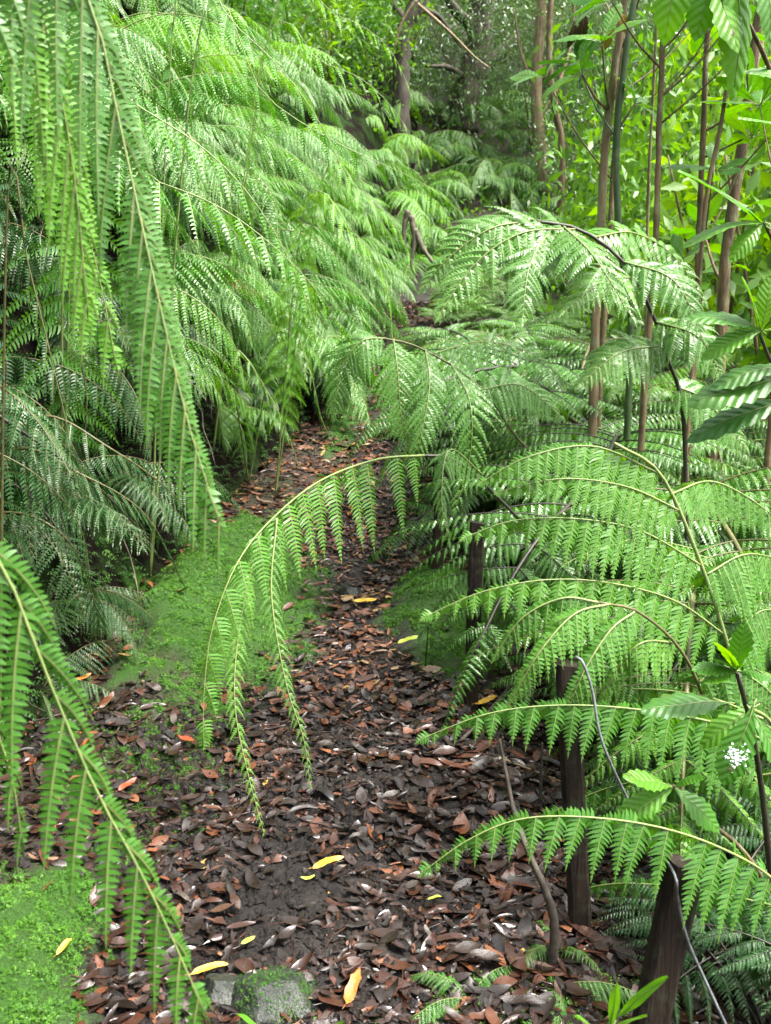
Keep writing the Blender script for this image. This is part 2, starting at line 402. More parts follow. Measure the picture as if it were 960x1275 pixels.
def spray(mb, pts, up, n=20, lmax=.1, w=.012, lobes=12, t0=.0, ang=.35, hang=.4, droop=.6, r0=.003, r1=.0007, tprof=.75, wprof=None,
          rise=.3, fold=.25, gap=.75, jit=.1, fwd=.35, drop=0, smi=1, prof=1.0, sagr=.12, bw=.95, front=0, rear=1.0, push=(0, 0, 0)):
    """An axis with paired comb leaflets along it (a pinna, or a whole feather-shaped frond)."""
    m = 40
    P, L = spline(pts, m)
    T = unit(np.gradient(P, axis=0))
    up = np.array(up, float)
    Uv = unit(up[None] - T * (T @ up)[:, None]); Sd = np.cross(T, Uv)
    tube(mb, P, r0, r1, 5, smi)
    for i in range(n):
        t = (i + .3) / n
        q = t0 + (1 - t0) * t
        shape = min(1, (t + rise * .4) / rise) ** .8 * (1 - t) ** tprof + .03 if rise > 0 else (1 - t) ** tprof + .03
        for sg in (1, -1):
            if drop and random.random() < drop: continue
            qq = min(.995, max(0, q + (sg * .18 + U(-.12, .12)) / n * (1 - t0)))
            f = qq * m; a = min(m - 1, int(f)); f -= a
            p = P[a] * (1 - f) + P[a + 1] * f; tt = T[a]; uu = Uv[a]; ss = Sd[a]
            an = ang + .35 * t + U(-jit, jit)
            d = ss * sg * math.cos(an) + tt * math.sin(an) + G * (hang + U(-jit, jit)) + uu * U(-.08, .12)
            if front and sg != front: d = d + np.array(push)
            d = d / np.linalg.norm(d)
            l = lmax * shape * U(.9, 1.08) * (rear if front and sg != front else 1)
            nl = max(4, int(round(lobes * (l / lmax) ** .75)))
            uq = uu + ss * sg * .12 + np.array([U(-1, 1), U(-1, 1), U(-1, 1)]) * .12
            comb(mb, p, d, uq, l, w * (l / lmax) ** .6, nl, min(.95, droop * U(.7, 1.3)), fold, gap, fwd, sagr, rib=max(.0004, r0 * .28), prof=prof, bw=bw)
    # end leaflet
    comb(mb, P[-2], T[-1], Uv[-1], lmax * .16, w * .45, 5, .3, fold, gap)

def arcpts(L, e0, e1, n=10, side=0):
    p = np.zeros(3); out = [p.copy()]
    for i in range(n):
        e = e0 + (e1 - e0) * ((i + .5) / n) ** .9
        a = side * ((i + .5) / n)
        p = p + L / n * np.array([math.cos(e) * math.cos(a), math.cos(e) * math.sin(a), math.sin(e)]); out.append(p.copy())
    return out

# feather-type fronds (bank and far slope): +X forward, Z up, unit length
FE_ARR = []
for i in range(14):
    mb = MB(); hg = (.3, .7, 1.2, 1.8)[i % 4] + U(-.15, .15)
    spray(mb, arcpts(1.0, R(U(10, 55)), R(U(-88, -45)), side=U(-.6, .6)), (U(-.2, .2), U(-.2, .2), 1), n=random.randint(22, 28), lmax=U(.24, .36), w=U(.028, .038), lobes=random.randint(17, 22), t0=U(.06, .2), ang=U(.2, .5),
          hang=hg, droop=U(.5, .85), r0=.0045, r1=.001, tprof=U(.5, .75), gap=.45, fold=.2, fwd=.35, bw=.6, jit=.2, drop=.05)
    FE_ARR.append(mb.arrays())
def arrmesh(name, arr, mats):
    mb = MB(); mb.merge(arr, np.eye(4)); return mb.mesh(name, mats)
FEATHER = [arrmesh('feather_frond', a, [FERNB, STEMG]) for a in FE_ARR]
FEATHERY = [arrmesh('feather_frond_fresh_lit', a, [FERNY, STEMG]) for a in FE_ARR]  # brighter copies, light carried by the leaf colour
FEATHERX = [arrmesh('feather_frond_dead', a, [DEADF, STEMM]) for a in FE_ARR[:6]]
FEATHERD = [arrmesh('feather_frond_shade_tint', a, [FERND, STEMM]) for a in FE_ARR]  # same fronds with shade painted into the leaf colour

# pinnae of the large right-hand ferns: +X forward, unit length
PIN_ARR = []
for i in range(8):
    mb = MB()
    spray(mb, arcpts(1.0, R(U(8, 22)), R(U(-40, -22)), side=U(-.25, .25)), (0, 0, 1), n=21, lmax=U(.19, .24), w=U(.034, .042), lobes=13, t0=.03, ang=.22,
          hang=U(.25, .9), droop=U(.35, .7), r0=.006, r1=.001, tprof=.75, rise=.28, gap=.66, fold=.22, fwd=.45, drop=.04, jit=.18)
    PIN_ARR.append(mb.arrays())
PIN = [arrmesh('pinna', a, [FERN, STEMG]) for a in PIN_ARR]
PIND = [arrmesh('pinna_shade_tint', a, [FERND, STEMG]) for a in PIN_ARR]  # same pinnae in the shade-darkened leaf colour

def frame(p, d, up):
    d = Vector(d).normalized(); up = Vector(up); up = (up - d * up.dot(d)).normalized(); s = up.cross(d)
    M = Matrix((d, s, up)).transposed().to_4x4(); M.translation = Vector(p)
    return M

def tri_template(L, e0, e1, s0=.35, pairs=9, plen=.42):
    """A big frond: stalk points and the placement of every pinna on it."""
    pts = arcpts(L, e0, e1, 12, side=U(-.3, .3))
    P, LL = spline(pts, 40); T = unit(np.gradient(P, axis=0))
    pins = []
    for i in range(pairs):
        t = (i + .4) / pairs; q = s0 + (1 - s0) * t; a = min(39, int(q * 40))
        tt = T[a]; up = np.array([0, 0, 1.]); uu = unit(up - tt * tt.dot(up)); 
        if uu[2] < .2 and tt[2] < 0: pass
        ss = np.cross(tt, uu)
        for sg in (1, -1):
            an = .35 + .45 * t + U(-.1, .1)
            d = ss * sg * math.cos(an) + tt * math.sin(an) + uu * U(-.05, .2)
            l = plen * L * (1 - t) ** .7 * (.75 + .25 * min(1, t / .2)) * U(.9, 1.08) + .05
            pins.append((frame(P[a], d, uu + ss * sg * .1 + Vector((U(-.1, .1),) * 3).to_tuple()) @ Matrix.Scale(l, 4), random.randrange(8)))
    a = 38
    pins.append((frame(P[a], T[a], (0, 0, 1)) @ Matrix.Scale(.16 * L, 4), random.randrange(8)))
    mb = MB(); tube(mb, P, .008 * L ** .5, .002, 6, 0)
    return mb, pins, P

TRI = []
for i in range(7):
    mb, pins, P = tri_template(1.0, R(U(62, 80)), R(U(-35, -10)), s0=.42, pairs=9, plen=.40)
    stalk = mb.mesh('stalk', [STEMD if i % 2 else STEMM])
    full = MB(); V, Q, T, qm, tm = mb.arrays(); full.merge((V, Q, T, qm + 1, tm + 1), np.eye(4))
    for M, k in pins: full.merge(PIN_ARR[k], M)
    fa = full.arrays()
    TRI.append(dict(stalk=stalk, pins=pins, full=arrmesh('tri_frond', fa, [FERN, STEMM]), fulld=arrmesh('tri_frond_shade_tint', fa, [FERND, STEMD])))  # second mesh of each pair has shade in its colour

TALL = []
for i in range(5):
    mb, pins, P = tri_template(1.0, R(U(74, 86)), R(U(-50, -20)), s0=.56, pairs=9, plen=.27)
    full = MB(); V, Q, T, qm, tm = mb.arrays(); full.merge((V, Q, T, qm + 1, tm + 1), np.eye(4))
    for M, k in pins: full.merge(PIN_ARR[k], M)
    TALL.append(arrmesh('tall_frond', full.arrays(), [FERN, (STEMD, STEMM)[i % 2]]))

def rotm(az, pitch=0, roll=0):
    return (Matrix.Rotation(az, 4, 'Z') @ Matrix.Rotation(-pitch, 4, 'Y') @ Matrix.Rotation(roll, 4, 'X'))

def feather_fern(x, y, n, size, az0, spread, label, group, lib=None, z=None, cat='fern', pitch=(-.3, .35)):
    zz = h(x, y) if z is None else z
    t = thing('fern', (x, y, zz - .01), label, cat, group)
    for i in range(n):
        az = az0 + (i / (max(1, n - 1)) - .5) * spread + U(-.2, .2)
        l = lib if lib is not None else (FEATHERY if random.random() < .08 else FEATHER)
        if size > .55 and y > 3.6 and random.random() < .012: l = FEATHERX
        o = link('frond', random.choice(l), t, rotm(az, U(*pitch), U(-.35, .35)) @ Matrix.Scale(size * U(.75, 1.15), 4))
    return t

def clear_az(x, y, az, s, reach=.95):
    """Fronds of the right-hand ferns stop short of the trail, which walkers keep open."""
    lim = .50 if y < 2.9 else .68 if y < 5 else (.36 if y < 8 else .22 + PC(y))
    for k in range(40):
        a = az + random.choice((-1, 1)) * k * .09
        if x + math.cos(a) * reach * s >= lim: return a
    return math.pi / 2 if random.random() < .5 else -1.2
def tri_fern(x, y, n, size, az0, spread, label, group=None, parts=False, shadowed=False, e=(-.15, .12), azs=None):
    t = thing('fern', (x, y, h(x, y) - .02), label, 'fern', group)
    for i in range(n):
        az = azs[i] if azs else az0 + (i / (max(1, n - 1)) - .5) * spread + U(-.15, .15)
        T = random.choice(TRI); sz = size * U(.8, 1.1)
        M = rotm(clear_az(x, y, az, sz), U(*e), U(-.12, .12)) @ Matrix.Scale(sz, 4)
        if parts:
            f = link('frond', T['stalk'], t, M)
            for PM, k in T['pins']:
                link('pinna', (PIND if shadowed else PIN)[k], f, PM)
        else:
            link('frond', T['fulld' if shadowed else 'full'], t, M)
    return t

def hero_frond(t, pts, mats, name='frond', parent=None, up=(0, 0, 1), **kw):
    """A frond (or pinna) along measured world points; vertices are stored relative to the fern's base."""
    base = np.array(t.location)
    P = [np.array(tuple(p)) - base for p in pts]
    mb = MB(); spray(mb, P, up, **kw)
    return link(name, mb.mesh(name, mats), parent if parent is not None else t)

def hero_stalk(t, pts, mat, r0, r1):
    base = np.array(t.location)
    P, _ = spline([np.array(tuple(p)) - base for p in pts], 30)
    mb = MB(); tube(mb, P, r0, r1, 7, 0)
    return link('frond', mb.mesh('stalk', [mat]), t)

# ------------------------------------------------------------------ ground sheet
def axis_samples(segs):
    out = []
    for a, b, st in segs: out += list(np.arange(a, b, st))
    out.append(segs[-1][1]); return np.array(out)
XS = axis_samples([(-70, -20, 5), (-20, -6, 1), (-6, -3, .25), (-3, 1.2, .045), (1.2, 3, .12), (3, 10, .5), (10, 70, 5)])
YS = axis_samples([(-12, .6, .5), (.6, 5, .045), (5, 9, .08), (9, 16, .2), (16, 30, .6), (30, 110, 5)])
grid = np.array([[(x, y, h(x, y)) for x in XS] for y in YS])
nx, ny = len(XS), len(YS)
idx = lambda i, j: j * nx + i
fp, fb, fg = [], [], []
for j in range(ny - 1):
    yc = (YS[j] + YS[j + 1]) / 2
    pc, hw, bx = PC(yc), HW(yc), BX(yc)
    wob = .06 * noise.noise((yc * 1.7, 0, 3))
    for i in range(nx - 1):
        xc = (XS[i] + XS[i + 1]) / 2
        f = (idx(i, j), idx(i + 1, j), idx(i + 1, j + 1), idx(i, j + 1))
        if abs(xc - pc + wob) < hw + .05 and yc < 15: fp.append(f)
        elif xc < bx + .05: fb.append(f)
        else: fg.append(f)
GV = grid.reshape(-1, 3)
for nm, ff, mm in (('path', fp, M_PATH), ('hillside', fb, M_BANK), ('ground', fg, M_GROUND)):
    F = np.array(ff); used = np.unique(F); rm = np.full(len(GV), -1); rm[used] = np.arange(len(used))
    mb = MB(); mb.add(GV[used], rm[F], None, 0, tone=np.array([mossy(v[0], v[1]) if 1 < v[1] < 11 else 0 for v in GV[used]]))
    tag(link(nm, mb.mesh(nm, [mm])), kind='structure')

# ------------------------------------------------------------------ leaf litter
def leaf_tmpl(curl, fold, nl=7, rag=0, cut=(0, 1)):
    V, Q = [], []
    for i in range(nl + 1):
        t = cut[0] + (cut[1] - cut[0]) * i / nl; w = math.sin(math.pi * min(1, t ** .85)) ** .8 * .19 if 0 < t < 1 else .004
        zc = curl * ((t - .5) ** 2) * 1.6
        wl, wr = w * (1 - rag * random.random()), w * (1 - rag * random.random())
        for k in (-1, 0, 1):
            V.append((t - .5 + (U(-.06, .06) * rag if i in (0, nl) else 0), (wl if k < 0 else wr) * k, zc + abs(k) * w * fold + .03 * math.sin(7 * t + k * 2) * abs(k)))
    for i in range(nl):
        for k in range(2):
            a = i * 3 + k; Q.append((a, a + 3, a + 4, a + 1))
    return np.array(V), np.array(Q)
TMPL = [leaf_tmpl(c, f) for c, f in ((.1, .1), (-.2, .12), (.25, .25), (.0, -.2), (.15, -.3), (-.3, .1), (.4, .4), (.05, .7))] + [leaf_tmpl(U(-.25, .3), U(-.25, .35), 7, U(.15, .7), c) for c in ((0, .6), (.35, 1), (.2, .75), (0, 1), (0, 1), (.3, .9), (0, 1), (.1, .5), (0, 1), (.4, .8))]

def leaf_ok(x, y):
    """How thickly fallen leaves lie at a spot."""
    if x < BX(y) - .02: return 0
    if random.random() < mossy(x, y) * .92: return 0
    w = 1.0
    w *= 1 - .85 * math.exp(-(((x + .24) / .21) ** 2 + ((y - 2.1) / .3) ** 2) ** 1.5)   # trodden bare soil
    if x < PC(y) - HW(y) - .05: w *= .75
    if x > .75: w *= .6
    if math.hypot((x - .27) / .26, (y - 4.0) / .58) < 1: w *= .02
    if math.hypot((x + .72) / .3, (y - 4.1) / .95) < 1: w *= .07
    if math.hypot((x + .85) / .2, (y - 1.75) / .38) < 1: w *= .12
    return w

def litter_spot(ymin, ymax, p=1.6):
    while True:
        y = ymin + (ymax - ymin) * random.random() ** p
        x = U(BX(y), 1.15)
        if random.random() < leaf_ok(x, y): return x, y

def rotmats(n, tilt):
    out = []
    for _ in range(n):
        out.append(np.array(Euler((random.gauss(0, tilt), random.gauss(0, tilt), U(0, 6.283))).to_matrix()))
    return out

mb = MB()
for k in range(30000):
    x, y = litter_spot(1.3, 13, 1.75)
    V, Q = TMPL[random.randrange(18)]
    s = (.020 + .075 * random.random() ** 1.8) * (1.25 if x > .1 and y < 3.2 else 1) * (1 if y < 5 else 1.15)
    Rm = np.array(Euler((random.gauss(0, .17), random.gauss(0, .15), U(0, 6.283))).to_matrix())
    W = (V * np.array([s, s * U(.45, 1.3), s * U(.5, 1.2)])) @ Rm.T + np.array([x, y, h(x, y) + U(.001, .020)])
    tn = random.betavariate(1.7, 2.6)
    if y < 3.1 and random.random() < .75: tn *= .55
    if 3.3 < y < 8: tn = min(.93, tn * 1.1 + .06)
    mb.add(W, Q, None, 0, tone=tn)
for k in range(1500):
    x, y = litter_spot(1.35, 7, 1.7); l = U(.02, .11); a = U(0, 6.28); z = h(x, y) + U(.006, .02)
    tube(mb, [(x, y, z), (x + l * .5 * math.cos(a), y + l * .5 * math.sin(a), z + U(-.002, .008)), (x + l * math.cos(a + .2), y + l * math.sin(a + .2), z + U(-.004, .006))], U(.0008, .0022), .0006, 4, 0, cap=False)
    mb.tone.append(np.full(12, U(.05, .6)))
tag(link('leaf_litter', mb.mesh('leaf_litter', [LITTER])), 'thick carpet of wet brown leaf litter over path and forest floor', 'leaf litter', kind='stuff')

FL = []
for i in range(16):
    V, Q = leaf_tmpl(U(-.25, .3), U(-.25, .45), 10, U(0, .4))
    V = V * np.array([1, U(.75, 1.2), 1]); V[:, 2] += .03 * np.sin(V[:, 0] * U(5, 9) + U(0, 6)) 
    b = MB(); b.add(V, Q, None, 0)
    tube(b, [(-.5, 0, V[1, 2]), (-.6, .01, V[1, 2] + .01), (-.68, .03, V[1, 2])], .008, .006, 4, 0)
    FL.append(b)
def fl_mesh(i, mat): return FL[i].mesh('fallen_leaf', [mat])
FLM = [fl_mesh(i, DRY[i % 6]) for i in range(16)]
wts = [0, 1, 5, 2, 3, 4, 5, 0, 5, 0, 4, 0, 5, 1]
DM = {(i, j): None for i in range(16) for j in range(6)}
for k in range(210):
    x, y = litter_spot(1.55, 4.4, 1.3)
    i, j = random.randrange(16), random.choice(wts)
    if DM[i, j] is None: DM[i, j] = fl_mesh(i, DRY[j])
    s = U(.04, .075) * (1.3 if x > .15 else 1)
    o = link('fallen_leaf', DM[i, j]); o.matrix_basis = Matrix.Translation((x, y, h(x, y) + U(.012, .034))) @ Euler((random.gauss(0, .25), random.gauss(0, .25), U(0, 6.28))).to_matrix().to_4x4() @ Matrix.Scale(s, 4)
    tag(o, 'wet brown fallen leaf lying loose among many on the near trail', 'fallen leaf', 'brown leaves fallen on the trail')

def named_leaf(px, py, mat, s, label, rz, i=0, lift=.03):
    p = hit(px, py)
    o = link('fallen_leaf', fl_mesh(i, mat)); o.matrix_basis = Matrix.Translation((p.x, p.y, h(p.x, p.y) + lift)) @ Euler((.12, -.1, rz)).to_matrix().to_4x4() @ Matrix.Scale(s, 4)
    return tag(o, label, 'fallen leaf', 'coloured fallen leaves')
named_leaf(409, 1090, YELLOW, .085, 'bright yellow fallen leaf alone on the dark trodden soil', .45, 0, .035)
named_leaf(384, 1107, LIME, .035, 'tiny green leaf beside the bright yellow leaf on dark soil', .1, 2, .03)
named_leaf(83, 1212, YELLOW, .05, 'yellow leaf at the edge of the lower left moss', 1.2, 3)
named_leaf(262, 1227, YELLOW, .08, 'narrow yellow leaf lying behind the mossy rock', .3, 1)
named_leaf(440, 1252, ORANGE, .10, 'orange brown leaf lying right of the mossy rock', 1.3, 4)
named_leaf(232, 940, REDL, .075, 'dark red leaf left of the hanging frond tips', 2.6, 6)
named_leaf(160, 990, REDL, .07, 'rusty red leaf lying nearest the bank foot', 1.0, 7)
named_leaf(510, 819, LIME, .10, 'yellow green leaf at the foot of the right moss mound', .3, 9, .06)
named_leaf(105, 858, ORANGE, .06, 'small orange leaf on the ground below the bank ferns', .8, 10)
named_leaf(605, 885, YELLOW, .09, 'tan yellow leaf at the foot of the slim stake', .5, 11)
named_leaf(455, 757, YELLOW, .10, 'yellow leaf on the trail beside the right moss mound', .0, 14)
named_leaf(541, 1135, LIME, .035, 'little fresh green leaf scrap on brown litter', .2, 3)
named_leaf(310, 1192, LIME, .035, 'small dark green leaf on the soil above the rock', .6, 5)

# soil crumbs on the trodden patch
OCT = np.array([(1, 0, 0), (-1, 0, 0), (0, 1, 0), (0, -1, 0), (0, 0, 1), (0, 0, -1)], float)
OT = np.array([(0, 2, 4), (2, 1, 4), (1, 3, 4), (3, 0, 4), (2, 0, 5), (1, 2, 5), (3, 1, 5), (0, 3, 5)])
mb = MB()
for k in range(26000):
    y = 1.4 + abs(random.gauss(0, 1.5)); x = random.gauss(-.3, .5)
    if y < 1.4 or x < BX(y) or mossy(x, y) > .08: continue
    r = .002 + .016 * random.random() ** 5
    mb.add(OCT * r * rng.uniform(.6, 1.3, (6, 1)) + np.array([x, y, h(x, y) + r * .3]), None, OT, 0)
tag(link('soil_crumbs', mb.mesh('soil_crumbs', [M_PATH], smooth=False)), 'loose wet crumbs of dark soil on the trodden path', 'soil', kind='stuff')

# ------------------------------------------------------------------ moss and clubmoss carpets (stuff)
def sprig():
    V, Q = [], []
    n = 4
    for i in range(n):
        t = (i + .5) / n; z = .9 * t - .25 * t * t; x = .5 * t * t
        l = .28 * (1 - t * .7)
        for sg in (1, -1):
            b = len(V)
            V += [(x, 0, z), (x + l * .4 + .05, sg * l * .5 - .05, z + .06), (x + l * .45, sg * l, z - .02), (x + l * .1 - .02, sg * l * .55 + .03, z + .02)]
            Q.append((b, b + 1, b + 2, b + 3))
    return np.array(V), np.array(Q)
SPV, SPQ = sprig()
def moss(label, fn, n, size=(.009, .019)):
    mb = MB()
    c = 0
    while c < n:
        x, y = fn()
        c += 1
        s = U(*size); k = .5 + .5 * noise.noise((x * 9, y * 9, 0))
        Rm = np.array(Euler((random.gauss(0, .5), random.gauss(.2, .5), U(0, 6.283))).to_matrix())
        mb.add(SPV * s * np.array([1.2, 1.2, .8]) @ Rm.T + np.array([x, y, h(x, y) - .002]), SPQ, None, 0, tone=min(1, max(0, .02 + .75 * k * random.random() + U(0, .3))))
    return tag(link('moss', mb.mesh('moss', [MOSSM])), label, 'moss', kind='stuff')
def ell(cx, cy, rx, ry, p=.5, th=9):
    def f():
        while True:
            a = U(0, 6.283); r = random.random() ** p
            x, y = cx + rx * r * math.cos(a), cy + ry * r * math.sin(a)
            if x < BX(y) + .03: continue
            if noise.noise((x * 5, y * 5, th)) < -.5 + .7 * (r - .5) + U(-.12, .12): continue
            return x, y
    return f
moss('bright green moss carpet between the bank foot and the trail', ell(-.66, 4.1, .42, 1.15), 48000)
moss('bright green rounded moss mound right of the trail behind the slim stake', ell(.27, 4.0, .28, .62, .5, 30), 32000, (.009, .018))
moss('green moss cushion at the lower left edge of the ground', ell(-.83, 1.75, .24, .42), 18000, (.009, .018))
moss('thin moss strip on the bank foot far up the trail', ell(-.33, 8.6, .2, 2.0), 4000, (.018, .035))
moss('scattered moss tufts among leaf litter below the bank', ell(-.72, 2.75, .30, .6, .6), 9000, (.010, .022))
moss('low green clubmoss under the ferns at the bottom right', ell(.42, 1.72, .34, .17), 3000, (.014, .03))

DARKMOSS = rampmat('bank_cover_leaf', [(0, (.010, .028, .006)), (.5, (.022, .065, .010)), (1, (.05, .12, .016))], rough=.55, spec=.25, transl=.3)
mb = MB()
for k in range(20000):
    y = 1.9 + 11 * random.random() ** 1.4; tt = U(0, 1.0) ** 1.2 * 1.6; x = BX(y) - tt
    if noise.noise((tt * 2.2, y * 2.2, 3)) < -.28: continue
    s = U(.03, .085); Rm = np.array(Euler((random.gauss(0, .5), U(.6, 1.7), U(-.9, .9))).to_matrix())
    mb.add(SPV * s @ Rm.T + np.array([x, y, h(x, y)]), SPQ, None, 0, tone=random.random())
tag(link('ground_cover', mb.mesh('ground_cover', [DARKMOSS])), 'dark green creeping growth on the earth of the left bank', 'ground cover', kind='stuff')

# ------------------------------------------------------------------ rock
def rock(name, p, sx, sy, sz, label, mossy=True, seed=0, rz=0):
    import bmesh
    bm = bmesh.new(); bmesh.ops.create_icosphere(bm, subdivisions=5, radius=1)
    for v in bm.verts:
        n = v.co.normalized(); q = n * 1.1 + Vector((seed, seed * 2, 0))
        # flattened facets, like a split stone
        k = 1 + .22 * noise.noise(q * 1.3) + .10 * noise.noise(q * 3.1) + .035 * noise.noise(q * 8) + .015 * noise.noise(q * 22)
        for fn, fd in (((.3, -.6, .74), .78), ((-.75, -.3, .55), .8), ((.1, .4, .9), .74), ((.8, -.2, .5), .82)):
            dd = n.dot(Vector(fn).normalized())
            if dd > 0: k = min(k, fd * (1 + .03 * noise.noise(q * 6)) / dd if dd > .5 else k)
        v.co = n * k
    for v in bm.verts: v.co = Vector((v.co.x * sx, v.co.y * sy, v.co.z * sz))
    me = bpy.data.meshes.new(name); bm.to_mesh(me); bm.free()
    me.materials.append(ROCKM)
    for f in me.polygons: f.use_smooth = True
    o = link(name, me); o.location = p; o.rotation_euler.z = rz
    tag(o, label, 'rock')
    if mossy:
        mb = MB()
        for k in range(2600):
            f = random.choice(me.polygons); c = f.center
            if f.normal.z < .15 or noise.noise((c.x * 14, c.y * 14, 5)) < -.12 or c.z < .1 * sz: continue
            s = U(.006, .013); Rm = np.array(Euler((random.gauss(0, .5), random.gauss(0, .5), U(0, 6.28))).to_matrix())
            mb.add(SPV * s @ Rm.T + np.array(c), SPQ, None, 0, tone=U(.0, .4))
        if mb.n: tag(link('moss_film', mb.mesh('moss_film', [MOSSM]), o), kind='stuff')
    return o
p = hit(335, 1262); rock('rock', (p.x, p.y + .02, h(p.x, p.y) - .022), .115, .09, .08, 'grey green mossy rock set in the trail at the bottom edge', seed=3, rz=.3)
p = hit(285, 1255); rock('rock', (p.x - .01, p.y, h(p.x, p.y)), .06, .05, .05, 'small wet grey stone against the left side of the mossy rock', False, seed=8)
p = hit(437, 745); rock('rock', (p.x, p.y, h(p.x, p.y) + .01), .055, .05, .04, 'dark rounded stone on the trail beside the left moss carpet', False, seed=5)

# ------------------------------------------------------------------ posts, wire, twigs, roots
def post(top, foot, w, label, th=None, chamfer=.2):
    top, foot = Vector(top), Vector(foot); foot = foot - (top - foot).normalized() * .12
    t = foot; ax = top - foot; L = ax.length; ax.normalize()
    u = ax.cross(Vector((0, 1, 0))).normalized(); v = u.cross(ax)
    th = th or w * .8
    mb = MB(); V = []; n = 9; prof = [(-.5, -.35), (-.35, -.5), (.35, -.5), (.5, -.35), (.5, .35), (.35, .5), (-.35, .5), (-.5, .35)]
    for i in range(n):
        f = i / (n - 1)
        for a, b in prof:
            j = 1 + .08 * noise.noise((a * 3 + w * 90, b * 3, f * 6))
            q = ax * (L * f + (0 if i < n - 1 else (a + .5) * w * chamfer))
            V.append(tuple(q + u * a * w * j + v * b * th * j))
    Q = [(i * 8 + k, i * 8 + (k + 1) % 8, (i + 1) * 8 + (k + 1) % 8, (i + 1) * 8 + k) for i in range(n - 1) for k in range(8)]
    V.append(tuple(ax * (L + w * chamfer * .5))); c = len(V) - 1
    mb.add(V, Q, [(c, (n - 1) * 8 + k, (n - 1) * 8 + (k + 1) % 8) for k in range(8)], 0)
    o = link('post', mb.mesh('post', [POST], smooth=False)); o.location = foot
    return tag(o, label, 'post', 'dark stakes along the right edge of the trail')
def gp(px, py, d):    # point at that pixel, dropped to the ground
    p = at(px, py, d); return Vector((p.x, p.y, h(p.x, p.y)))
d1 = hit(586, 880).y
post(at(594, 652, d1), hit(586, 884), .048, 'slim dark brown stake standing upright beside the moss mound')
d2 = hit(543, 715).y
post(at(551, 585, d2), hit(543, 715), .05, 'faded brown stake farther up the trail behind the slim dark stake')
d3 = hit(722, 1165).y
post(at(706, 828, d3), hit(723, 1168), .05, 'straight dark stake with grey wire at its top under the right ferns')
d4 = 1.72
post(at(852, 1078, d4), at(812, 1262, d4 - .02), .066, 'thick leaning dark post at the lower right with wire at its side')

def thin(name, pts, r0, r1, mat, label, cat, group=None, n=40, wob=0, sides=6):
    P, _ = spline(pts, n); o0 = P[0].copy()
    mb = MB(); tube(mb, P - o0, r0, r1, sides, 0, wob=wob)
    o = link(name, mb.mesh(name, [mat])); o.location = o0
    return tag(o, label, cat, group)
thin('wire', [at(714, 822, d3 - .035), at(720, 818, d3 - .05), at(728, 830, d3 - .06), at(738, 862, d3 - .07), at(752, 930, d3 - .1), at(800, 1030, d3 - .1), at(838, 1085, d4 - .05), at(844, 1120, d4 - .05), at(856, 1170, d4 - .05), at(880, 1225, d4 - .06), at(908, 1285, d4 - .08)], .0032, .0032, WIREM, 'loose grey wire running from the straight stake past the leaning post', 'wire', n=70)

def twig(pts, r0, r1, label, mat=TWIG): return thin('twig', pts, r0, r1, mat, label, 'twig', 'bare twigs', wob=.15)
b = hit(688, 1205)
twig([b, at(690, 1150, b.y), at(680, 1110, b.y), at(660, 1065, b.y + .03), at(640, 1010, b.y + .1), at(628, 950, b.y + .15), at(622, 920, b.y + .18)], .012, .003, 'grey forked twig rising curved out of the litter by the straight stake')
b = hit(672, 1010); twig([b, at(674, 960, b.y), at(675, 925, b.y)], .006, .003, 'short dark upright twig behind the lower right fern arm')
b = hit(560, 935); twig([b, hit(600, 912) + Vector((0, 0, .05)), hit(660, 860) + Vector((0, 0, .12)), hit(700, 800) + Vector((0, 0, .1))], .006, .003, 'thin dark fallen twig slanting behind the slim stake')
twig([at(-20, 505, 2.9), at(60, 560, 2.95), at(120, 605, 3.05), at(180, 665, 3.2)], .007, .003, 'dark arching twig across the shadowy lower bank', STEMD)
twig([at(-10, 585, 2.9), at(40, 620, 3.0), at(70, 655, 3.05), at(100, 690, 3.1)], .005, .002, 'thin reddish twig below the dark arching twig on the bank')
twig([at(100, 440, 3.3), at(108, 500, 3.3), at(104, 560, 3.3)], .003, .0015, 'hanging root fibre against the dark soil of the bank')
twig([hit(620, 950) + Vector((0, 0, .02)), hit(700, 985) + Vector((0, 0, .03))], .005, .003, 'straight tan stick lying under the right fern arms', BARKP)

for k in range(16):
    y = U(2.6, 6.2); tt = U(.12, .6); x = BX(y) - tt; L = U(.25, .6)
    P = [Vector((x + .03, y, h(x, y) + .02))]
    for q in range(5):
        tt2 = max(.0, tt - (q + 1) * L * .07); xx = BX(y) - tt2 + .03; yy = y + U(-.03, .03) * (q + 1); P.append(Vector((xx + U(0, .03), yy, max(h(xx, yy) + .02, P[-1].z - L / 5))))
    thin('root', P, U(.003, .007), .0015, ROOTM if k % 2 else TWIG, 'thin bare root dangling down the dark earth of the left bank', 'root', 'roots dangling on the left bank', n=14, wob=.15, sides=5)
# roots where the trail meets the far bank
t = thing('tree_root', hit(520, 330), 'pale twisted roots hanging from the far bank beside the trail', 'root')
for pts in ([(512, 268), (516, 300), (512, 330), (520, 345)], [(516, 285), (527, 310), (545, 335), (552, 348)], [(508, 262), (503, 285), (505, 310)]):
    P, _ = spline([at(a, b, 11.5) for a, b in pts], 24); mb = MB(); tube(mb, P - np.array(t.location), .038, .012, 7, 0, wob=.12)
    link('root', mb.mesh('root', [ROOTM]), t)

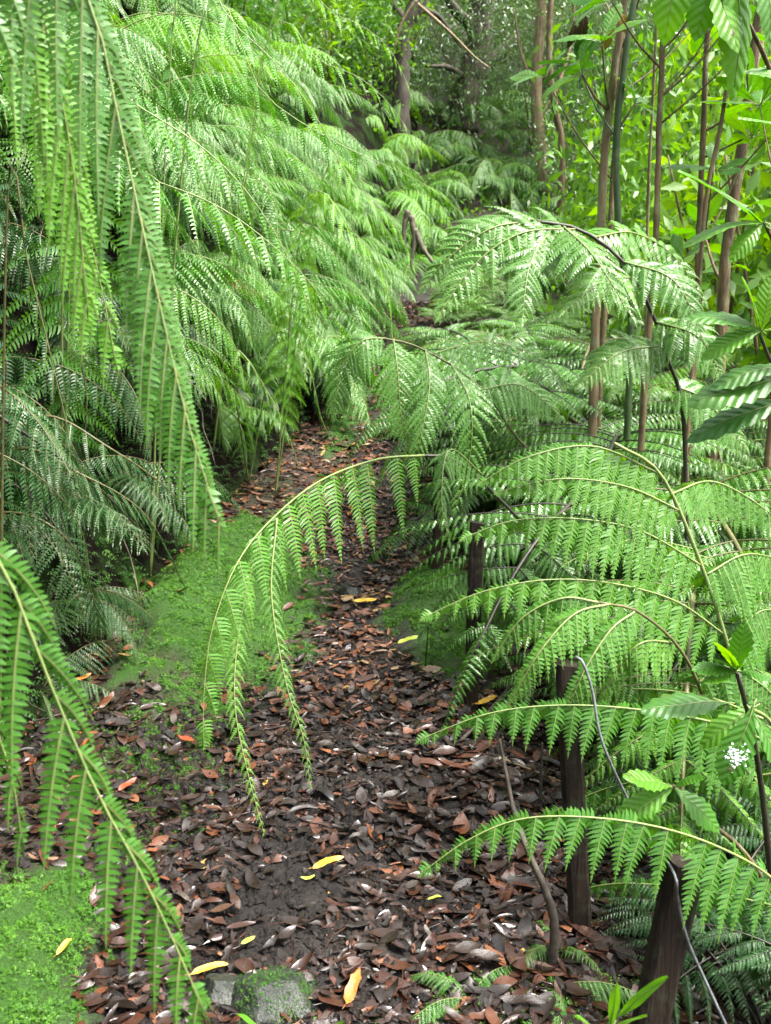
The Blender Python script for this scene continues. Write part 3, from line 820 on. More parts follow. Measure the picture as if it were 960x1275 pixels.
# ------------------------------------------------------------------ bank ferns
BG = 'ferns covering the steep left bank'
L_UP = 'lush arching fern high on the left bank amid matching ferns'
L_MID = 'feathery fern drooping on the lower half of the left bank face'
L_LOW = 'dark fern in shade at the foot of the left bank'
L_FAR = 'pale green fern on the farther bank where the trail narrows'
for k in range(138):
    y = 2.4 + 11 * random.random() ** 1.1
    tt = U(.12, 2.5) if k % 3 else U(.1, .7)
    x = BX(y) - tt
    up = tt > .75
    if y > 8: lab = L_FAR
    elif up: lab = L_UP
    else: lab = L_MID
    size = U(1.0, 1.45) if up else U(.75, 1.1)
    lib = None
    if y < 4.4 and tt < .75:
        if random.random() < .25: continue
        lib = FEATHERD; size *= .72  # shade of the low near bank put into leaf colour
    if up and y > 4.5 and random.random() < .14: lib = FEATHERY  # yellow light on the upper bank, put into leaf colour
    feather_fern(x, y, random.randint(5, 7), size, U(-.5, .35), 2.4, lab, BG, lib)
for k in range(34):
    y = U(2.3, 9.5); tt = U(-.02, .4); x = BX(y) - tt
    feather_fern(x, y, 5, U(.35, .62), U(-.5, .3), 2.4, L_LOW, BG, FEATHERD if random.random() < .6 else FEATHER)  # most get the leaf colour with painted shade

def bank_hero(root, fronds, label, mats=None, **kw):
    mats = mats or [FERNB, STEMG]
    t = thing('fern', root, label, 'fern', BG)
    for pts in fronds:
        P = [at(*q) for q in pts]
        k = dict(n=26, lmax=.34, w=.042, lobes=20, bw=.62, t0=.18, ang=.3, hang=.55, droop=.65, r0=.006, r1=.001, tprof=.55, gap=.48, fold=.2, fwd=.35, jit=.18, drop=.04)
        k.update(kw)
        hero_frond(t, [root] + P, mats, **k)
    return t
def broot(px, py, d):
    p = at(px, py, d); return Vector((p.x, p.y, h(p.x, p.y)))
bank_hero(broot(20, 60, 3.5), [[(100, 90, 3.45), (160, 125, 3.4), (260, 190, 3.4), (330, 270, 3.4), (380, 370, 3.4), (400, 460, 3.4)],
                               [(90, 200, 3.3), (200, 228, 3.2), (290, 268, 3.2), (380, 345, 3.2), (440, 430, 3.3)]], 'big fern with brown stalks sweeping right across the near bank')
bank_hero(broot(140, -40, 4.2), [[(220, -10, 4.2), (290, 30, 4.1), (370, 110, 4.1), (425, 210, 4.1), (445, 320, 4.1)],
                                 [(250, 30, 4.3), (330, 120, 4.3), (420, 178, 4.4), (520, 225, 4.5), (570, 262, 4.6), (605, 305, 4.6)]], 'fern whose longest frond reaches over the trail to the right', lmax=.27)
bank_hero(broot(240, -10, 5.6), [[(330, 60, 5.6), (400, 78, 5.6), (460, 105, 5.6), (510, 165, 5.6), (525, 215, 5.6)],
                                 [(340, 20, 5.8), (420, 20, 5.8), (480, 55, 5.8), (515, 120, 5.8)]], 'yellow green fern catching light at the skyline of the bank', [FERNY, STEMG], lmax=.27)  # the light it catches is in the leaf colour
bank_hero(broot(330, 190, 5.6), [[(400, 230, 5.5), (450, 240, 5.4), (495, 285, 5.4), (520, 345, 5.4)], [(380, 260, 5.4), (440, 290, 5.3), (480, 350, 5.3), (490, 430, 5.3)]],
          'fern hanging over the trail bend with a yellow tip', [FERNY, STEMG], lmax=.26)
bank_hero(broot(300, 330, 5.8), [[(350, 400, 5.6), (385, 460, 5.5), (400, 520, 5.5), (418, 558, 5.5)], [(290, 440, 5.0), (340, 500, 4.9), (375, 585, 4.9)]],
          'small fern hanging low beside the middle of the trail', lmax=.16, w=.02, n=20)
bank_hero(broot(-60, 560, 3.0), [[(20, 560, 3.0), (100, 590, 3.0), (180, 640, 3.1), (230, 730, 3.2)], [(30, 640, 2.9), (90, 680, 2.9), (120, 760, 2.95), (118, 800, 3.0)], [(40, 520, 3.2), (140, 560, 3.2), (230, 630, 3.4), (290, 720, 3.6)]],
          'fern spreading low and dark beside the bank foot', [FERND, STEMM], lmax=.15, w=.018, n=20)  # bank foot shade painted through the darker leaf colour
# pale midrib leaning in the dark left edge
bank_hero(broot(-80, 200, 2.6), [[(10, 240, 2.5), (35, 330, 2.5), (60, 430, 2.5), (85, 540, 2.5), (95, 620, 2.55)]], 'fern with a tan stalk hanging in the shade at the left edge', [FERND, STEMM], lmax=.19, w=.02)  # left edge shade put into this fern's leaf colour

# close fronds at the left edge of the view
FACE = (.15, -.9, .35)
kL = dict(up=FACE, front=1, rear=.55, push=(.15, .7, .1), bw=.9, gap=.62, fold=.2, drop=.03, r0=.0045, r1=.0008)
root = Vector((-1.25, .75, h(-1.25, .75)))
t = thing('fern', root, 'large blurred fern hanging close by from the top left corner', 'fern', BG)
hero_frond(t, [root, at(-120, -260, 1.2), at(40, -110, 1.25), at(112, 0, 1.25), at(150, 160, 1.25), at(190, 340, 1.22), at(235, 530, 1.2), at(281, 672, 1.18)], [FERN, STEMG],
           n=34, lmax=.30, w=.030, lobes=34, t0=.42, ang=.7, hang=1.4, droop=.6, tprof=.42, fwd=.25, rise=.25, **kL)
hero_frond(t, [root, at(-190, -180, 1.35), at(-60, -120, 1.35), at(30, -40, 1.35), at(70, 90, 1.35), at(95, 240, 1.35), at(110, 400, 1.35)], [FERNY, STEMG],
           n=28, lmax=.30, w=.030, lobes=30, t0=.42, ang=.6, hang=1.5, droop=.6, tprof=.4, fwd=.25, **kL)
hero_frond(t, [root, at(-150, -100, 1.6), at(-60, -20, 1.6), at(20, 60, 1.6), at(80, 200, 1.6), at(120, 330, 1.6), at(150, 480, 1.6)], [FERNY, STEMG],
           n=24, lmax=.32, w=.032, lobes=30, t0=.35, ang=.5, hang=1.4, droop=.6, tprof=.5, fwd=.25, **kL)  # this frond and the previous one: backlight put into leaf colour
root = Vector((-1.15, .72, h(-1.15, .72)))
t = thing('fern', root, 'large fern frond slanting down across the bottom left corner', 'fern', BG)
hero_frond(t, [root, at(-230, 520, .95), at(-100, 590, .95), at(-5, 690, .95), at(62, 850, .95), at(120, 985, .95), at(185, 1105, .94), at(262, 1275, .93)], [FERN, STEMG],
           n=25, lmax=.27, w=.028, lobes=29, t0=.3, ang=.45, hang=1.5, droop=.6, tprof=.38, fwd=.3, rise=.2, **kL)
hero_frond(t, [root, at(-200, 640, 1.1), at(-110, 720, 1.1), at(-40, 830, 1.1), at(10, 950, 1.1), at(30, 1060, 1.1)], [FERN, STEMG],
           n=18, lmax=.24, w=.028, lobes=22, t0=.35, ang=.45, hang=1.5, droop=.6, tprof=.6, fwd=.3, rise=.2, **kL)

# ------------------------------------------------------------------ right ferns
RG = 'ferns crowding the right side of the trail'
kA = dict(up=(.05, -.8, .55), n=19, lmax=.205, w=.043, lobes=18, prof=1.35, t0=.03, ang=.28, hang=1.1, droop=.5, r0=.0032, r1=.0007, tprof=.72, rise=.3, gap=.66, fold=.15, fwd=.5, drop=.03, jit=.16)
def tri_hero(root, stalk, arms, label, smat=STEMG, r=(.009, .004), mats=None, **kw):
    t = thing('fern', root, label, 'fern', RG)
    f = hero_stalk(t, [root] + [at(*q) for q in stalk], smat, *r)
    for a in arms:
        k = dict(kA); k.update(kw)
        if isinstance(a, tuple): k.update(a[1]); a = a[0]
        hero_frond(t, [at(*q) for q in a], mats or [FERN, STEMG], 'pinna', f, **k)
    return t
r0 = Vector((1.15, 2.2, h(1.15, 2.2)))
tri_hero(r0, [(1010, 1040, 2.2), (985, 960, 2.15), (960, 900, 2.1), (930, 880, 2.0)],
         [[(960, 925, 2.1), (900, 902, 2.05), (800, 884, 2.0), (700, 878, 1.98), (610, 888, 1.96), (523, 920, 1.95)],
          ([(950, 895, 2.1), (880, 868, 2.2), (790, 858, 2.3), (700, 872, 2.35), (640, 890, 2.4)], dict(lmax=.14, w=.028)),
          ([(985, 960, 2.15), (920, 968, 2.2), (840, 968, 2.25), (760, 980, 2.3), (690, 1010, 2.3)], dict(lmax=.17))],
         'fern with long serrated arm pointing left at the stake top wire')
r0 = Vector((1.0, 1.75, h(1.0, 1.75)))
tri_hero(r0, [(1060, 1250, 1.75), (1030, 1170, 1.72), (985, 1110, 1.7)],
         [[(985, 1112, 1.7), (930, 1072, 1.68), (850, 1038, 1.66), (760, 1020, 1.65), (660, 1018, 1.64), (590, 1042, 1.63), (525, 1086, 1.62)],
          ([(1010, 1140, 1.75), (930, 1120, 1.85), (850, 1105, 1.95), (770, 1100, 2.0), (710, 1110, 2.05)], dict(lmax=.14, w=.028)),
          ([(1030, 1170, 1.75), (960, 1190, 1.8), (900, 1230, 1.85)], dict(lmax=.12))],
         'fern with the lowest long arm arching left over the leaf litter', lmax=.185, w=.041)
r0 = Vector((1.02, 2.35, h(1.02, 2.35)))
tri_hero(r0, [(935, 920, 2.35), (905, 800, 2.35), (868, 690, 2.35), (822, 590, 2.35), (765, 552, 2.3)],
         [[(902, 790, 2.35), (840, 748, 2.3), (760, 726, 2.25), (680, 722, 2.22), (600, 737, 2.2), (528, 768, 2.18)],
          [(875, 705, 2.35), (800, 662, 2.3), (720, 646, 2.25), (640, 648, 2.25), (580, 668, 2.23)],
          ([(845, 635, 2.35), (780, 606, 2.3), (700, 596, 2.25), (620, 612, 2.25)], dict(lmax=.14)),
          ([(822, 590, 2.35), (740, 556, 2.3), (660, 568, 2.25), (600, 600, 2.25)], dict(lmax=.16)),
          ([(880, 715, 2.35), (930, 690, 2.4), (985, 700, 2.5)], dict()),
          ([(835, 615, 2.35), (890, 600, 2.45), (960, 640, 2.5), (1000, 690, 2.55)], dict(lmax=.14)),
          ([(905, 800, 2.35), (950, 760, 2.45), (1000, 770, 2.5)], dict())],
         'tall fern with a pale curved stalk and layered arms beside the trail', STEMG, (.0075, .004))
r0 = Vector((1.05, 3.1, h(1.05, 3.1)))
tri_hero(r0, [(852, 540, 3.1), (835, 460, 3.1), (812, 390, 3.1), (775, 325, 3.1), (720, 285, 3.1), (660, 275, 3.05)],
         [([(775, 325, 3.1), (840, 350, 3.0), (875, 420, 2.95)], dict(lmax=.16)),
          ([(790, 345, 3.1), (750, 350, 2.9), (700, 390, 2.8)], dict(lmax=.16)),
          ([(720, 285, 3.1), (650, 290, 3.0), (590, 330, 2.95), (545, 395, 2.9)], dict(lmax=.2)),
          ([(660, 275, 3.05), (610, 285, 3.0), (560, 320, 3.0), (525, 360, 3.0)], dict(lmax=.16)),
          ([(740, 295, 3.1), (790, 290, 3.3), (840, 320, 3.4), (880, 380, 3.4)], dict(lmax=.18)),
          ([(815, 400, 3.1), (870, 420, 3.0), (900, 470, 3.0)], dict(lmax=.16)),
          ([(700, 280, 3.1), (740, 320, 2.8), (790, 400, 2.7)], dict(lmax=.18)),
          ([(690, 278, 3.1), (660, 330, 2.9), (650, 400, 2.8)], dict(lmax=.18)),
          ([(825, 430, 3.1), (770, 440, 3.0), (720, 480, 2.95)], dict(lmax=.16)),
          ([(840, 480, 3.1), (880, 500, 3.1), (930, 560, 3.1)], dict(lmax=.16))],
         'tall fern on a black stalk arching highest over the right side', STEMD, (.009, .005), w=.032, hang=.3)
r0 = Vector((.78, 3.5, h(.78, 3.5)))
tri_hero(r0, [(690, 700, 3.5), (640, 640, 3.4), (570, 575, 3.35), (520, 567, 3.3)],
         [([(528, 567, 3.3), (470, 572, 3.1), (400, 598, 2.85), (340, 645, 2.6), (296, 700, 2.45), (265, 780, 2.36), (254, 860, 2.32), (253, 930, 2.3)],
           dict(up=(.1, -.85, .5), n=17, lmax=.29, w=.064, lobes=24, t0=.03, ang=.25, hang=1.8, droop=.6, gap=.5, bw=.6, r0=.0042, r1=.001, tprof=.5, rise=.15, fwd=.35, fold=.12, front=-1, rear=.5, push=(0, .5, .2))),
          ([(325, 662, 2.56), (300, 770, 2.45), (292, 870, 2.36), (308, 960, 2.3), (330, 1042, 2.25)], dict(up=(.3, -.9, 0), lmax=.06, w=.012, n=34, lobes=9, tprof=.5, hang=.6)),
          ([(345, 645, 2.6), (338, 740, 2.5), (356, 850, 2.42), (378, 920, 2.38), (387, 985, 2.35)], dict(up=(.3, -.9, 0), lmax=.06, w=.012, n=32, lobes=9, tprof=.5, hang=.6)),
          ([(600, 590, 3.35), (560, 560, 3.2), (550, 620, 3.1), (560, 680, 3.05)], dict(lmax=.13, w=.02))],
         'fern with one frond arching left across the trail and dangling tips', STEMD, (.008, .005))
r0 = Vector((.85, 4.2, h(.85, 4.2)))
tri_hero(r0, [(680, 600, 4.2), (640, 540, 4.2), (590, 475, 4.2), (520, 432, 4.2), (470, 420, 4.15)],
         [([(480, 421, 4.15), (450, 425, 4.1), (425, 460, 4.1), (415, 520, 4.1)], dict(lmax=.2)),
          ([(490, 422, 4.15), (495, 460, 4.05), (500, 520, 4.0), (510, 560, 4.0)], dict(lmax=.2)),
          ([(530, 435, 4.2), (535, 480, 4.0), (525, 540, 3.9), (515, 590, 3.9)], dict(lmax=.2)),
          ([(560, 450, 4.2), (585, 500, 3.9), (585, 570, 3.85), (565, 640, 3.8)], dict(lmax=.22)),
          ([(600, 485, 4.2), (650, 480, 4.2), (700, 520, 4.2)], dict(lmax=.2)),
          ([(540, 440, 4.2), (600, 425, 4.4), (660, 440, 4.4), (710, 480, 4.4)], dict(lmax=.2))],
         'fern with combed fronds drooping over the middle of the trail', STEMM, (.008, .004), w=.032, hang=.5, lobes=14, n=19)

r0 = Vector((.95, 2.2, h(.95, 2.2)))
tri_hero(r0, [(900, 960, 2.25), (860, 830, 2.2), (800, 765, 2.15), (745, 750, 2.1)],
         [([(760, 752, 2.1), (715, 765, 2.05), (670, 815, 2.0), (630, 885, 2.0)], dict(lmax=.115, w=.024)),
          ([(790, 762, 2.1), (760, 785, 2.05), (725, 840, 2.0), (700, 905, 2.0)], dict(lmax=.115, w=.024)),
          ([(745, 750, 2.1), (700, 745, 2.1), (650, 770, 2.1), (615, 820, 2.1)], dict(lmax=.11, w=.023)),
          ([(840, 800, 2.2), (800, 800, 2.1), (770, 830, 2.1), (745, 880, 2.1)], dict(lmax=.12, w=.025)),
          ([(870, 850, 2.2), (900, 830, 2.2), (945, 850, 2.2), (985, 890, 2.2)], dict(lmax=.14, w=.028))],
         'glossy fern with splayed small arms hiding the top of the straight stake', STEMM, (.006, .003), lobes=10, n=17)
L_R1 = 'big lacy fern growing deep among the right side ferns'
L_R2 = 'shaded fern low under the taller right side ferns'
L_R3 = 'distant fern lining the right edge of the far trail'
for (x, y, n, s, az) in [(1.55, 2.9, 6, 1.4, 2.4), (1.35, 3.9, 7, 1.9, 2.6), (1.95, 3.7, 6, 1.9, 2.6), (1.2, 4.9, 6, 1.8, 2.8), (1.9, 5.2, 6, 2.1, 2.6), (2.6, 4.7, 6, 1.4, 2.4), (1.5, 3.35, 6, 1.4, 2.4), (1.05, 4.4, 6, 1.6, 2.8), (1.7, 4.3, 6, 2.0, 2.6), (1.5, 5.7, 6, 2.1, 2.7)]:
    tri_fern(x, y, n, s, az, 4.2, L_R1, RG, parts=True)
for (x, y, n, s, az) in [(1.0, 6.2, 6, 1.7, 3.0), (1.7, 6.6, 6, 2.0, 2.6), (1.2, 7.0, 6, 1.8, 2.9), (2.2, 7.4, 6, 2.0, 2.7), (2.6, 6.4, 6, 1.5, 2.6), (3.4, 6.0, 6, 1.5, 2.6), (1.0, 7.8, 6, 1.2, 3.3), (1.9, 8.2, 6, 1.5, 2.8), (2.9, 8.2, 6, 1.5, 2.8), (4.0, 7.6, 6, 1.5, 2.8), (3.2, 4.3, 5, 1.3, 2.4)]:
    tri_fern(x, y, n, s, az, 4.5, L_R1, RG)
for (x, y, n, s, az) in [(.95, 9.6, 6, 1.1, 3.4), (1.6, 10.2, 6, 1.3, 3.0), (2.5, 10.0, 6, 1.5, 3.0), (1.25, 11.4, 6, 1.1, 3.3), (2.1, 12, 6, 1.4, 3), (3.4, 11, 6, 1.5, 3), (4.4, 10.2, 6, 1.5, 3), (1.5, 13, 6, 1.2, 3.3), (2.6, 13.2, 6, 1.4, 3.1), (.62, 7.2, 5, .75, 3.3), (.75, 6.4, 6, .85, 3.2), (.62, 9.2, 5, .8, 3.3), (.9, 12.2, 6, 1.0, 3.4), (.8, 11.2, 5, .8, 3.4), (.55, 8.4, 5, .6, 3.3), (.7, 10.4, 5, .6, 3.3)]:
    tri_fern(x, y, n, s, az, 4.8, L_R3, RG)
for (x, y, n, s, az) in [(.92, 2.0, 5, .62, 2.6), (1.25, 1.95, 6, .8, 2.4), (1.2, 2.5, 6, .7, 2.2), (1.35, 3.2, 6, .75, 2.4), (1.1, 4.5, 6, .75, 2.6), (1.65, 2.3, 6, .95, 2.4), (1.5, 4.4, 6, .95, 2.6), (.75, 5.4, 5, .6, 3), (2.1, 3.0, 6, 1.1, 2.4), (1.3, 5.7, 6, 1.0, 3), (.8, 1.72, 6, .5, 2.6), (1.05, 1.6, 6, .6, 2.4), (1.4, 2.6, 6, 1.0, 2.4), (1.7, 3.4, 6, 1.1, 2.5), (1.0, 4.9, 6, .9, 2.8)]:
    tri_fern(x, y, n, s, az, 4.6, L_R2, RG, shadowed=random.random() < .9)  # shade below the taller ferns painted into most leaf colours
for (px, py, d, s, lab) in [(500, 1275, 1.6, .2, 'low lacy fern at the bottom edge nearest the rock'), (690, 1185, 1.98, .16, 'little fern sprouting at the foot of the straight stake'), (585, 1252, 1.62, .22, 'low spreading fern at the bottom edge right of the rock'), (690, 1235, 1.6, .26, 'low fern at the bottom edge in front of the leaning post'), (395, 1290, 1.5, .11, 'small fern tip poking up under the mossy rock')]:
    p = hit(px, py); feather_fern(p.x, p.y, 7, s, 1.8, 5.6, lab, 'small ferns on the ground', FEATHER)
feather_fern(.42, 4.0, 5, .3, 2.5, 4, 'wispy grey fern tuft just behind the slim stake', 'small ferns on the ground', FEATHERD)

for (x, y, n, s, az) in [(1.25, 3.7, 4, 2.3, 2.2), (1.75, 4.0, 5, 2.6, 2.4), (1.3, 4.6, 5, 2.7, 2.8), (1.9, 5.0, 5, 2.9, 2.6), (1.5, 5.6, 5, 2.8, 2.7), (2.5, 5.4, 5, 2.9, 2.6), (2.0, 6.6, 5, 3.0, 2.7), (1.2, 6.2, 5, 2.4, 3.0), (2.2, 4.2, 5, 2.7, 2.4), (2.9, 6.6, 5, 3.0, 2.6), (1.15, 7.4, 5, 2.0, 3.0), (1.7, 7.9, 5, 2.5, 2.8), (1.05, 8.8, 5, 1.9, 3.0), (1.9, 9.0, 5, 2.5, 2.8)]:
    t = thing('fern', (x, y, h(x, y) - .02), 'tall long stalked fern arching among the right side ferns', 'fern', RG)
    for i in range(n):
        sz = s * U(.82, 1.05)
        link('frond', random.choice(TALL), t, rotm(clear_az(x, y, az + (i / (n - 1) - .5) * 3.6 + U(-.2, .2), sz, .62), U(-.1, .15), U(-.1, .1)) @ Matrix.Scale(sz, 4))
# far slope
L_S = 'fern among the mass of ferns covering the far slope'
for k in range(72):
    y = U(12.6, 20.5); x = U(-.2, 4.4) if k % 4 else U(-2.5, 6)
    if y < 14.5 and x < 1: y += 2
    feather_fern(x, y, 9, U(1.15, 1.7), -1.2 + U(-.4, .4) - .6, 5.0, L_S, 'ferns on the far slope', FEATHERY if random.random() < .3 else FEATHER)  # some slope ferns brightened through their leaf colour

# ------------------------------------------------------------------ broad-leaved saplings
def broadleaf(Lh=1.0, w=.17, bend=.25, fold=.25, teeth=0.012, seed=0):
    nl = 14; V, Q = [], []
    for i in range(nl + 1):
        t = i / nl
        ww = w * (math.sin(math.pi * t ** 1.35) ** .85 if 0 < t < 1 else .02) + .008
        ww *= 1 + (teeth / .17 * 4 if i % 2 else 0)
        for k in (-1, -.5, 0, .5, 1):
            V.append((t, k * ww, -bend * t * t + abs(k) * ww * fold - k * k * ww * .3 + .012 * math.sin(9 * t + seed + 2 * k)))
    for i in range(nl):
        for k in range(4):
            a = i * 5 + k; Q.append((a, a + 5, a + 6, a + 1))
    return np.array(V), np.array(Q)
def bl_mesh(mat, smat, **kw):
    mb = MB(); V, Q = broadleaf(**kw); mb.add(V, Q, None, 0)
    P = [V[i * 5 + 2] + np.array([0, 0, .002]) for i in range(0, 14)]
    tube(mb, [np.array([-.10, 0, -.0])] + P, .010, .002, 4, 1)
    return mb.mesh('leaf', [mat, smat])
BLM = [bl_mesh(BROAD, STEMG, w=U(.15, .2), bend=U(.05, .5), fold=U(.1, .4), seed=i) for i in range(6)]
BLD = [bl_mesh(BROADD, STEMG, w=U(.13, .17), bend=U(.05, .5), fold=U(.1, .4), seed=i) for i in range(5)]

def leafobj(t, p, d, L, up=(0, 0, 1), lib=BLM, name='leaf', i=None):
    d = Vector(d).normalized()
    if abs(d.dot(Vector(up).normalized())) > .97: up = (0, -1, .2)
    M = frame(Vector(p) - t.location, d, up) @ Matrix.Rotation(U(-.3, .3), 4, 'X') @ Matrix.Scale(L, 4)
    return link(name, lib[i] if i is not None else random.choice(lib), t, M)
def whorl(t, p, axis, n, L, lib=BLM, open_=1.0):
    ax = Vector(axis).normalized(); u = ax.orthogonal().normalized(); v = ax.cross(u); a0 = U(0, 6)
    for k in range(n):
        a = a0 + k * 2.399; e = open_ * U(.7, 1.15)
        d = ax * math.cos(e) + (u * math.cos(a) + v * math.sin(a)) * math.sin(e) + Vector((0, 0, -.1))
        leafobj(t, Vector(p) + d * L * .1, d, L * U(.7, 1.1), ax, lib)
def part_tube(t, name, pts, r0, r1, mat, n=20, sides=7, wob=.05):
    P, _ = spline(pts, n); mb = MB(); tube(mb, P - np.array(t.location), r0, r1, sides, 0, wob=wob)
    return link(name, mb.mesh(name, [mat]), t)

SG = 'slender saplings on the right'
def sapling(pts, d, wpx, mat, label, nbr=4, leaf=.17, lib=BLM, zlo=1.0, brs=None):
    P = [at(a, b, d) for a, b in pts]
    lowest = P[-1]; g = Vector((lowest.x + (lowest.x - P[-2].x) * .5, d, 0)); g.z = h(g.x, g.y) - .05
    top = P[0] + (P[0] - P[1]).normalized() * 1.4
    t = thing('sapling', (g.x, g.y, g.z), label, 'sapling', SG)
    r = wpx * .74 / FPX * (d + .2) / 2
    part_tube(t, 'trunk', [g] + P[::-1] + [top], r * 1.15, r * .5, mat, n=70, wob=.13, sides=8)
    Pt, _ = spline([g] + P[::-1] + [top], 40)
    for k in range(nbr):
        i = int(40 * U(.38, .95)); p = Vector(Pt[i]); a = U(0, 6.28); l = U(.25, .6)
        q = p + Vector((math.cos(a) * l, math.sin(a) * l * .7, l * U(.5, 1.3)))
        part_tube(t, 'branch', [p, p.lerp(q, .5) + Vector((0, 0, -.03)), q], r * .3, r * .16, mat, n=10, sides=5)
        whorl(t, q, (q - p) + Vector((0, 0, .2)), random.randint(5, 8), leaf * U(.8, 1.15), lib)
    for (a, b, c, e, n, L) in (brs or []):
        i = min(range(41), key=lambda i: abs(Pt[i][2] - at(a, b, d).z)); p = Vector(Pt[i]); q = at(c, e, d - .05)
        part_tube(t, 'branch', [p, p.lerp(q, .5) + Vector((0, 0, -.02)), q], r * .38, r * .2, mat, n=10, sides=5)
        whorl(t, q, (q - p), n, L, lib)
    return t
sapling([(779, -10), (765, 90), (752, 200), (748, 300), (741, 420), (738, 520)], 4.4, 15, BARKP, 'tan brown sapling trunk left of the dark green stem', 3, brs=[(757, 130, 725, 92, 7, .16), (755, 170, 790, 130, 6, .16)])
sapling([(768, 150), (762, 240), (757, 330), (750, 430)], 4.75, 11, BARK, 'brown sapling half hidden behind the tan trunk', 3)
sapling([(792, -20), (776, 90), (768, 180), (769, 260), (776, 335), (785, 420)], 4.3, 12, BAMBOO, 'smooth dark green sapling stem beside the tan trunk', 3, lib=BLD)
sapling([(826, 28), (824, 80), (821, 150), (818, 250), (814, 345), (806, 440)], 4.0, 11, BARK, 'reddish sapling with forked branches in a V', 4, brs=[(823, 80, 762, 2, 6, .17), (823, 60, 868, 5, 7, .18), (822, 130, 905, 35, 6, .18)])
sapling([(884, 0), (878, 90), (876, 160), (870, 300), (868, 400), (862, 480)], 4.4, 11, BARK, 'straight thin brown sapling midway between the forked and thick ones', 5, brs=[(876, 150, 930, 120, 7, .18)])
sapling([(913, 45), (908, 90), (895, 170), (882, 230), (872, 330)], 4.0, 8, BARK, 'thin sapling leaning right with a curved top', 4)
sapling([(950, -10), (938, 70), (926, 170), (914, 250), (902, 340), (897, 430)], 4.8, 21, BARK, 'thickest brown sapling trunk near the right edge', 5)
sapling([(812, 140), (808, 220), (806, 300), (808, 340)], 4.5, 6, BARKP, 'thinnest pale sapling stem left of the forked one', 3, leaf=.13)
sapling([(1000, 40), (985, 180), (978, 300), (970, 420)], 3.7, 12, BARK, 'sapling at the right edge with large glossy leaves', 7, leaf=.2)

YLM = [bl_mesh(flat_leaf('dying_leaf', (.45, .30, .03), .5), STEMG, w=.2, bend=.5, fold=.3, seed=2)]; BLB = [bl_mesh(DRY[2], STEMG, w=.18, bend=.9, fold=.7, seed=4)]
t = bpy.data.objects['sapling']
for a, e, d_, lib_ in (((757, 20), (760, 58), 4.3, YLM), ((768, 15), (790, 40), 4.3, YLM), ((728, 15), (726, 52), 4.4, BLB), ((715, 25), (716, 55), 4.4, BLB)):
    p_, q_ = at(*a, d_), at(*e, d_); leafobj(t, p_, q_ - p_, (q_ - p_).length, (0, -1, .2), lib_)
# near right leaves: shrub with light green whorls
b0 = Vector((1.35, 2.6, h(1.35, 2.6)))
t = thing('sapling', b0, 'leafy sapling with pale green whorls above the right ferns', 'sapling', SG)
part_tube(t, 'trunk', [b0, at(985, 560, 2.6), at(975, 440, 2.6), at(970, 330, 2.6), at(985, 200, 2.6), at(980, 60, 2.6), at(960, -60, 2.6)], .014, .007, BARK, n=30)
def lf(t, a, b, d, L=None, i=None, lib=BLM, up=(0, -.35, .95)):
    """A leaf from pixel a to pixel b at distance d."""
    p, q = at(*a, d), at(*b, d - .05)
    v = q - p
    return leafobj(t, p, v, v.length * 1.05, up, lib, i=i)
part_tube(t, 'branch', [at(970, 330, 2.6), at(962, 300, 2.55), at(952, 278, 2.5)], .006, .004, BARK, n=8)
c = (950, 278)
for e in [(860, 202), (862, 270), (915, 310), (985, 230), (990, 290)]: lf(t, c, e, 2.5)
part_tube(t, 'branch', [at(976, 460, 2.6), at(960, 450, 2.55), at(947, 418, 2.5)], .006, .004, STEMD, n=8)
c = (947, 412)
for e in [(880, 372), (935, 345), (965, 355), (885, 425), (1000, 400)]: lf(t, c, e, 2.5)
for a, e in [((990, 470), (870, 482)), ((985, 455), (900, 455)), ((990, 500), (880, 505))]: lf(t, a, e, 2.5, lib=BLD)
part_tube(t, 'branch', [at(985, 200, 2.6), at(960, 90, 2.4), at(900, -30, 2.2)], .007, .004, BARK, n=8)
for a, e in [((880, -50), (925, 55)), ((900, -70), (965, 75)), ((850, -70), (832, 30)), ((940, -60), (985, 30)), ((900, -60), (870, 25))]: lf(t, a, e, 2.2)
lf(t, (1000, 100), (935, 80), 2.4); lf(t, (985, 160), (925, 140), 2.6)

# near dark stem with the white flecked leaf
b0 = Vector((.98, 2.05, h(.98, 2.05)))
t = thing('shrub', b0, 'young shrub with dark stem and a white flecked leaf at right', 'shrub')
part_tube(t, 'stem', [b0, at(962, 1100, 1.95), at(948, 980, 1.9), at(934, 900, 1.88), at(918, 838, 1.86)], .009, .005, STEMD, n=24)
c = (915, 836)
for e in [(885, 815), (940, 808), (905, 790), (955, 830), (880, 845), (930, 790), (900, 812)]: lf(t, c, e, 1.86)
s1 = lf(t, (938, 880), (905, 975), 1.8, i=0, up=(.1, -.95, .3)); s1['label'] = 'drooping leaf with scattered white flecks'
mb = MB()
for k in range(110):
    x = .62 + random.gauss(0, .07); y = random.gauss(.0, .055); r = abs(random.gauss(.006, .006)) + .002
    n = 7; zc = .03
    V = [(x + r * math.cos(a) * U(.7, 1.3), y + r * math.sin(a) * U(.7, 1.3), zc) for a in np.linspace(0, 6.283, n, endpoint=False)] + [(x, y, zc + .012)]
    mb.add(V, None, [(k2, (k2 + 1) % n, n) for k2 in range(n)], 0)
link('white_flecks', mb.mesh('white_flecks', [WHITE]), s1)  # small raised white flecks scattered over the leaf blade
lf(t, (935, 885), (985, 960), 1.85); lf(t, (905, 875), (812, 868), 1.88, lib=BLD); lf(t, (940, 880), (880, 915), 1.9)
part_tube(t, 'branch', [at(975, 1140, 1.95), at(930, 1065, 1.88), at(880, 1020, 1.84), at(838, 978, 1.82)], .006, .004, BARK, n=12)
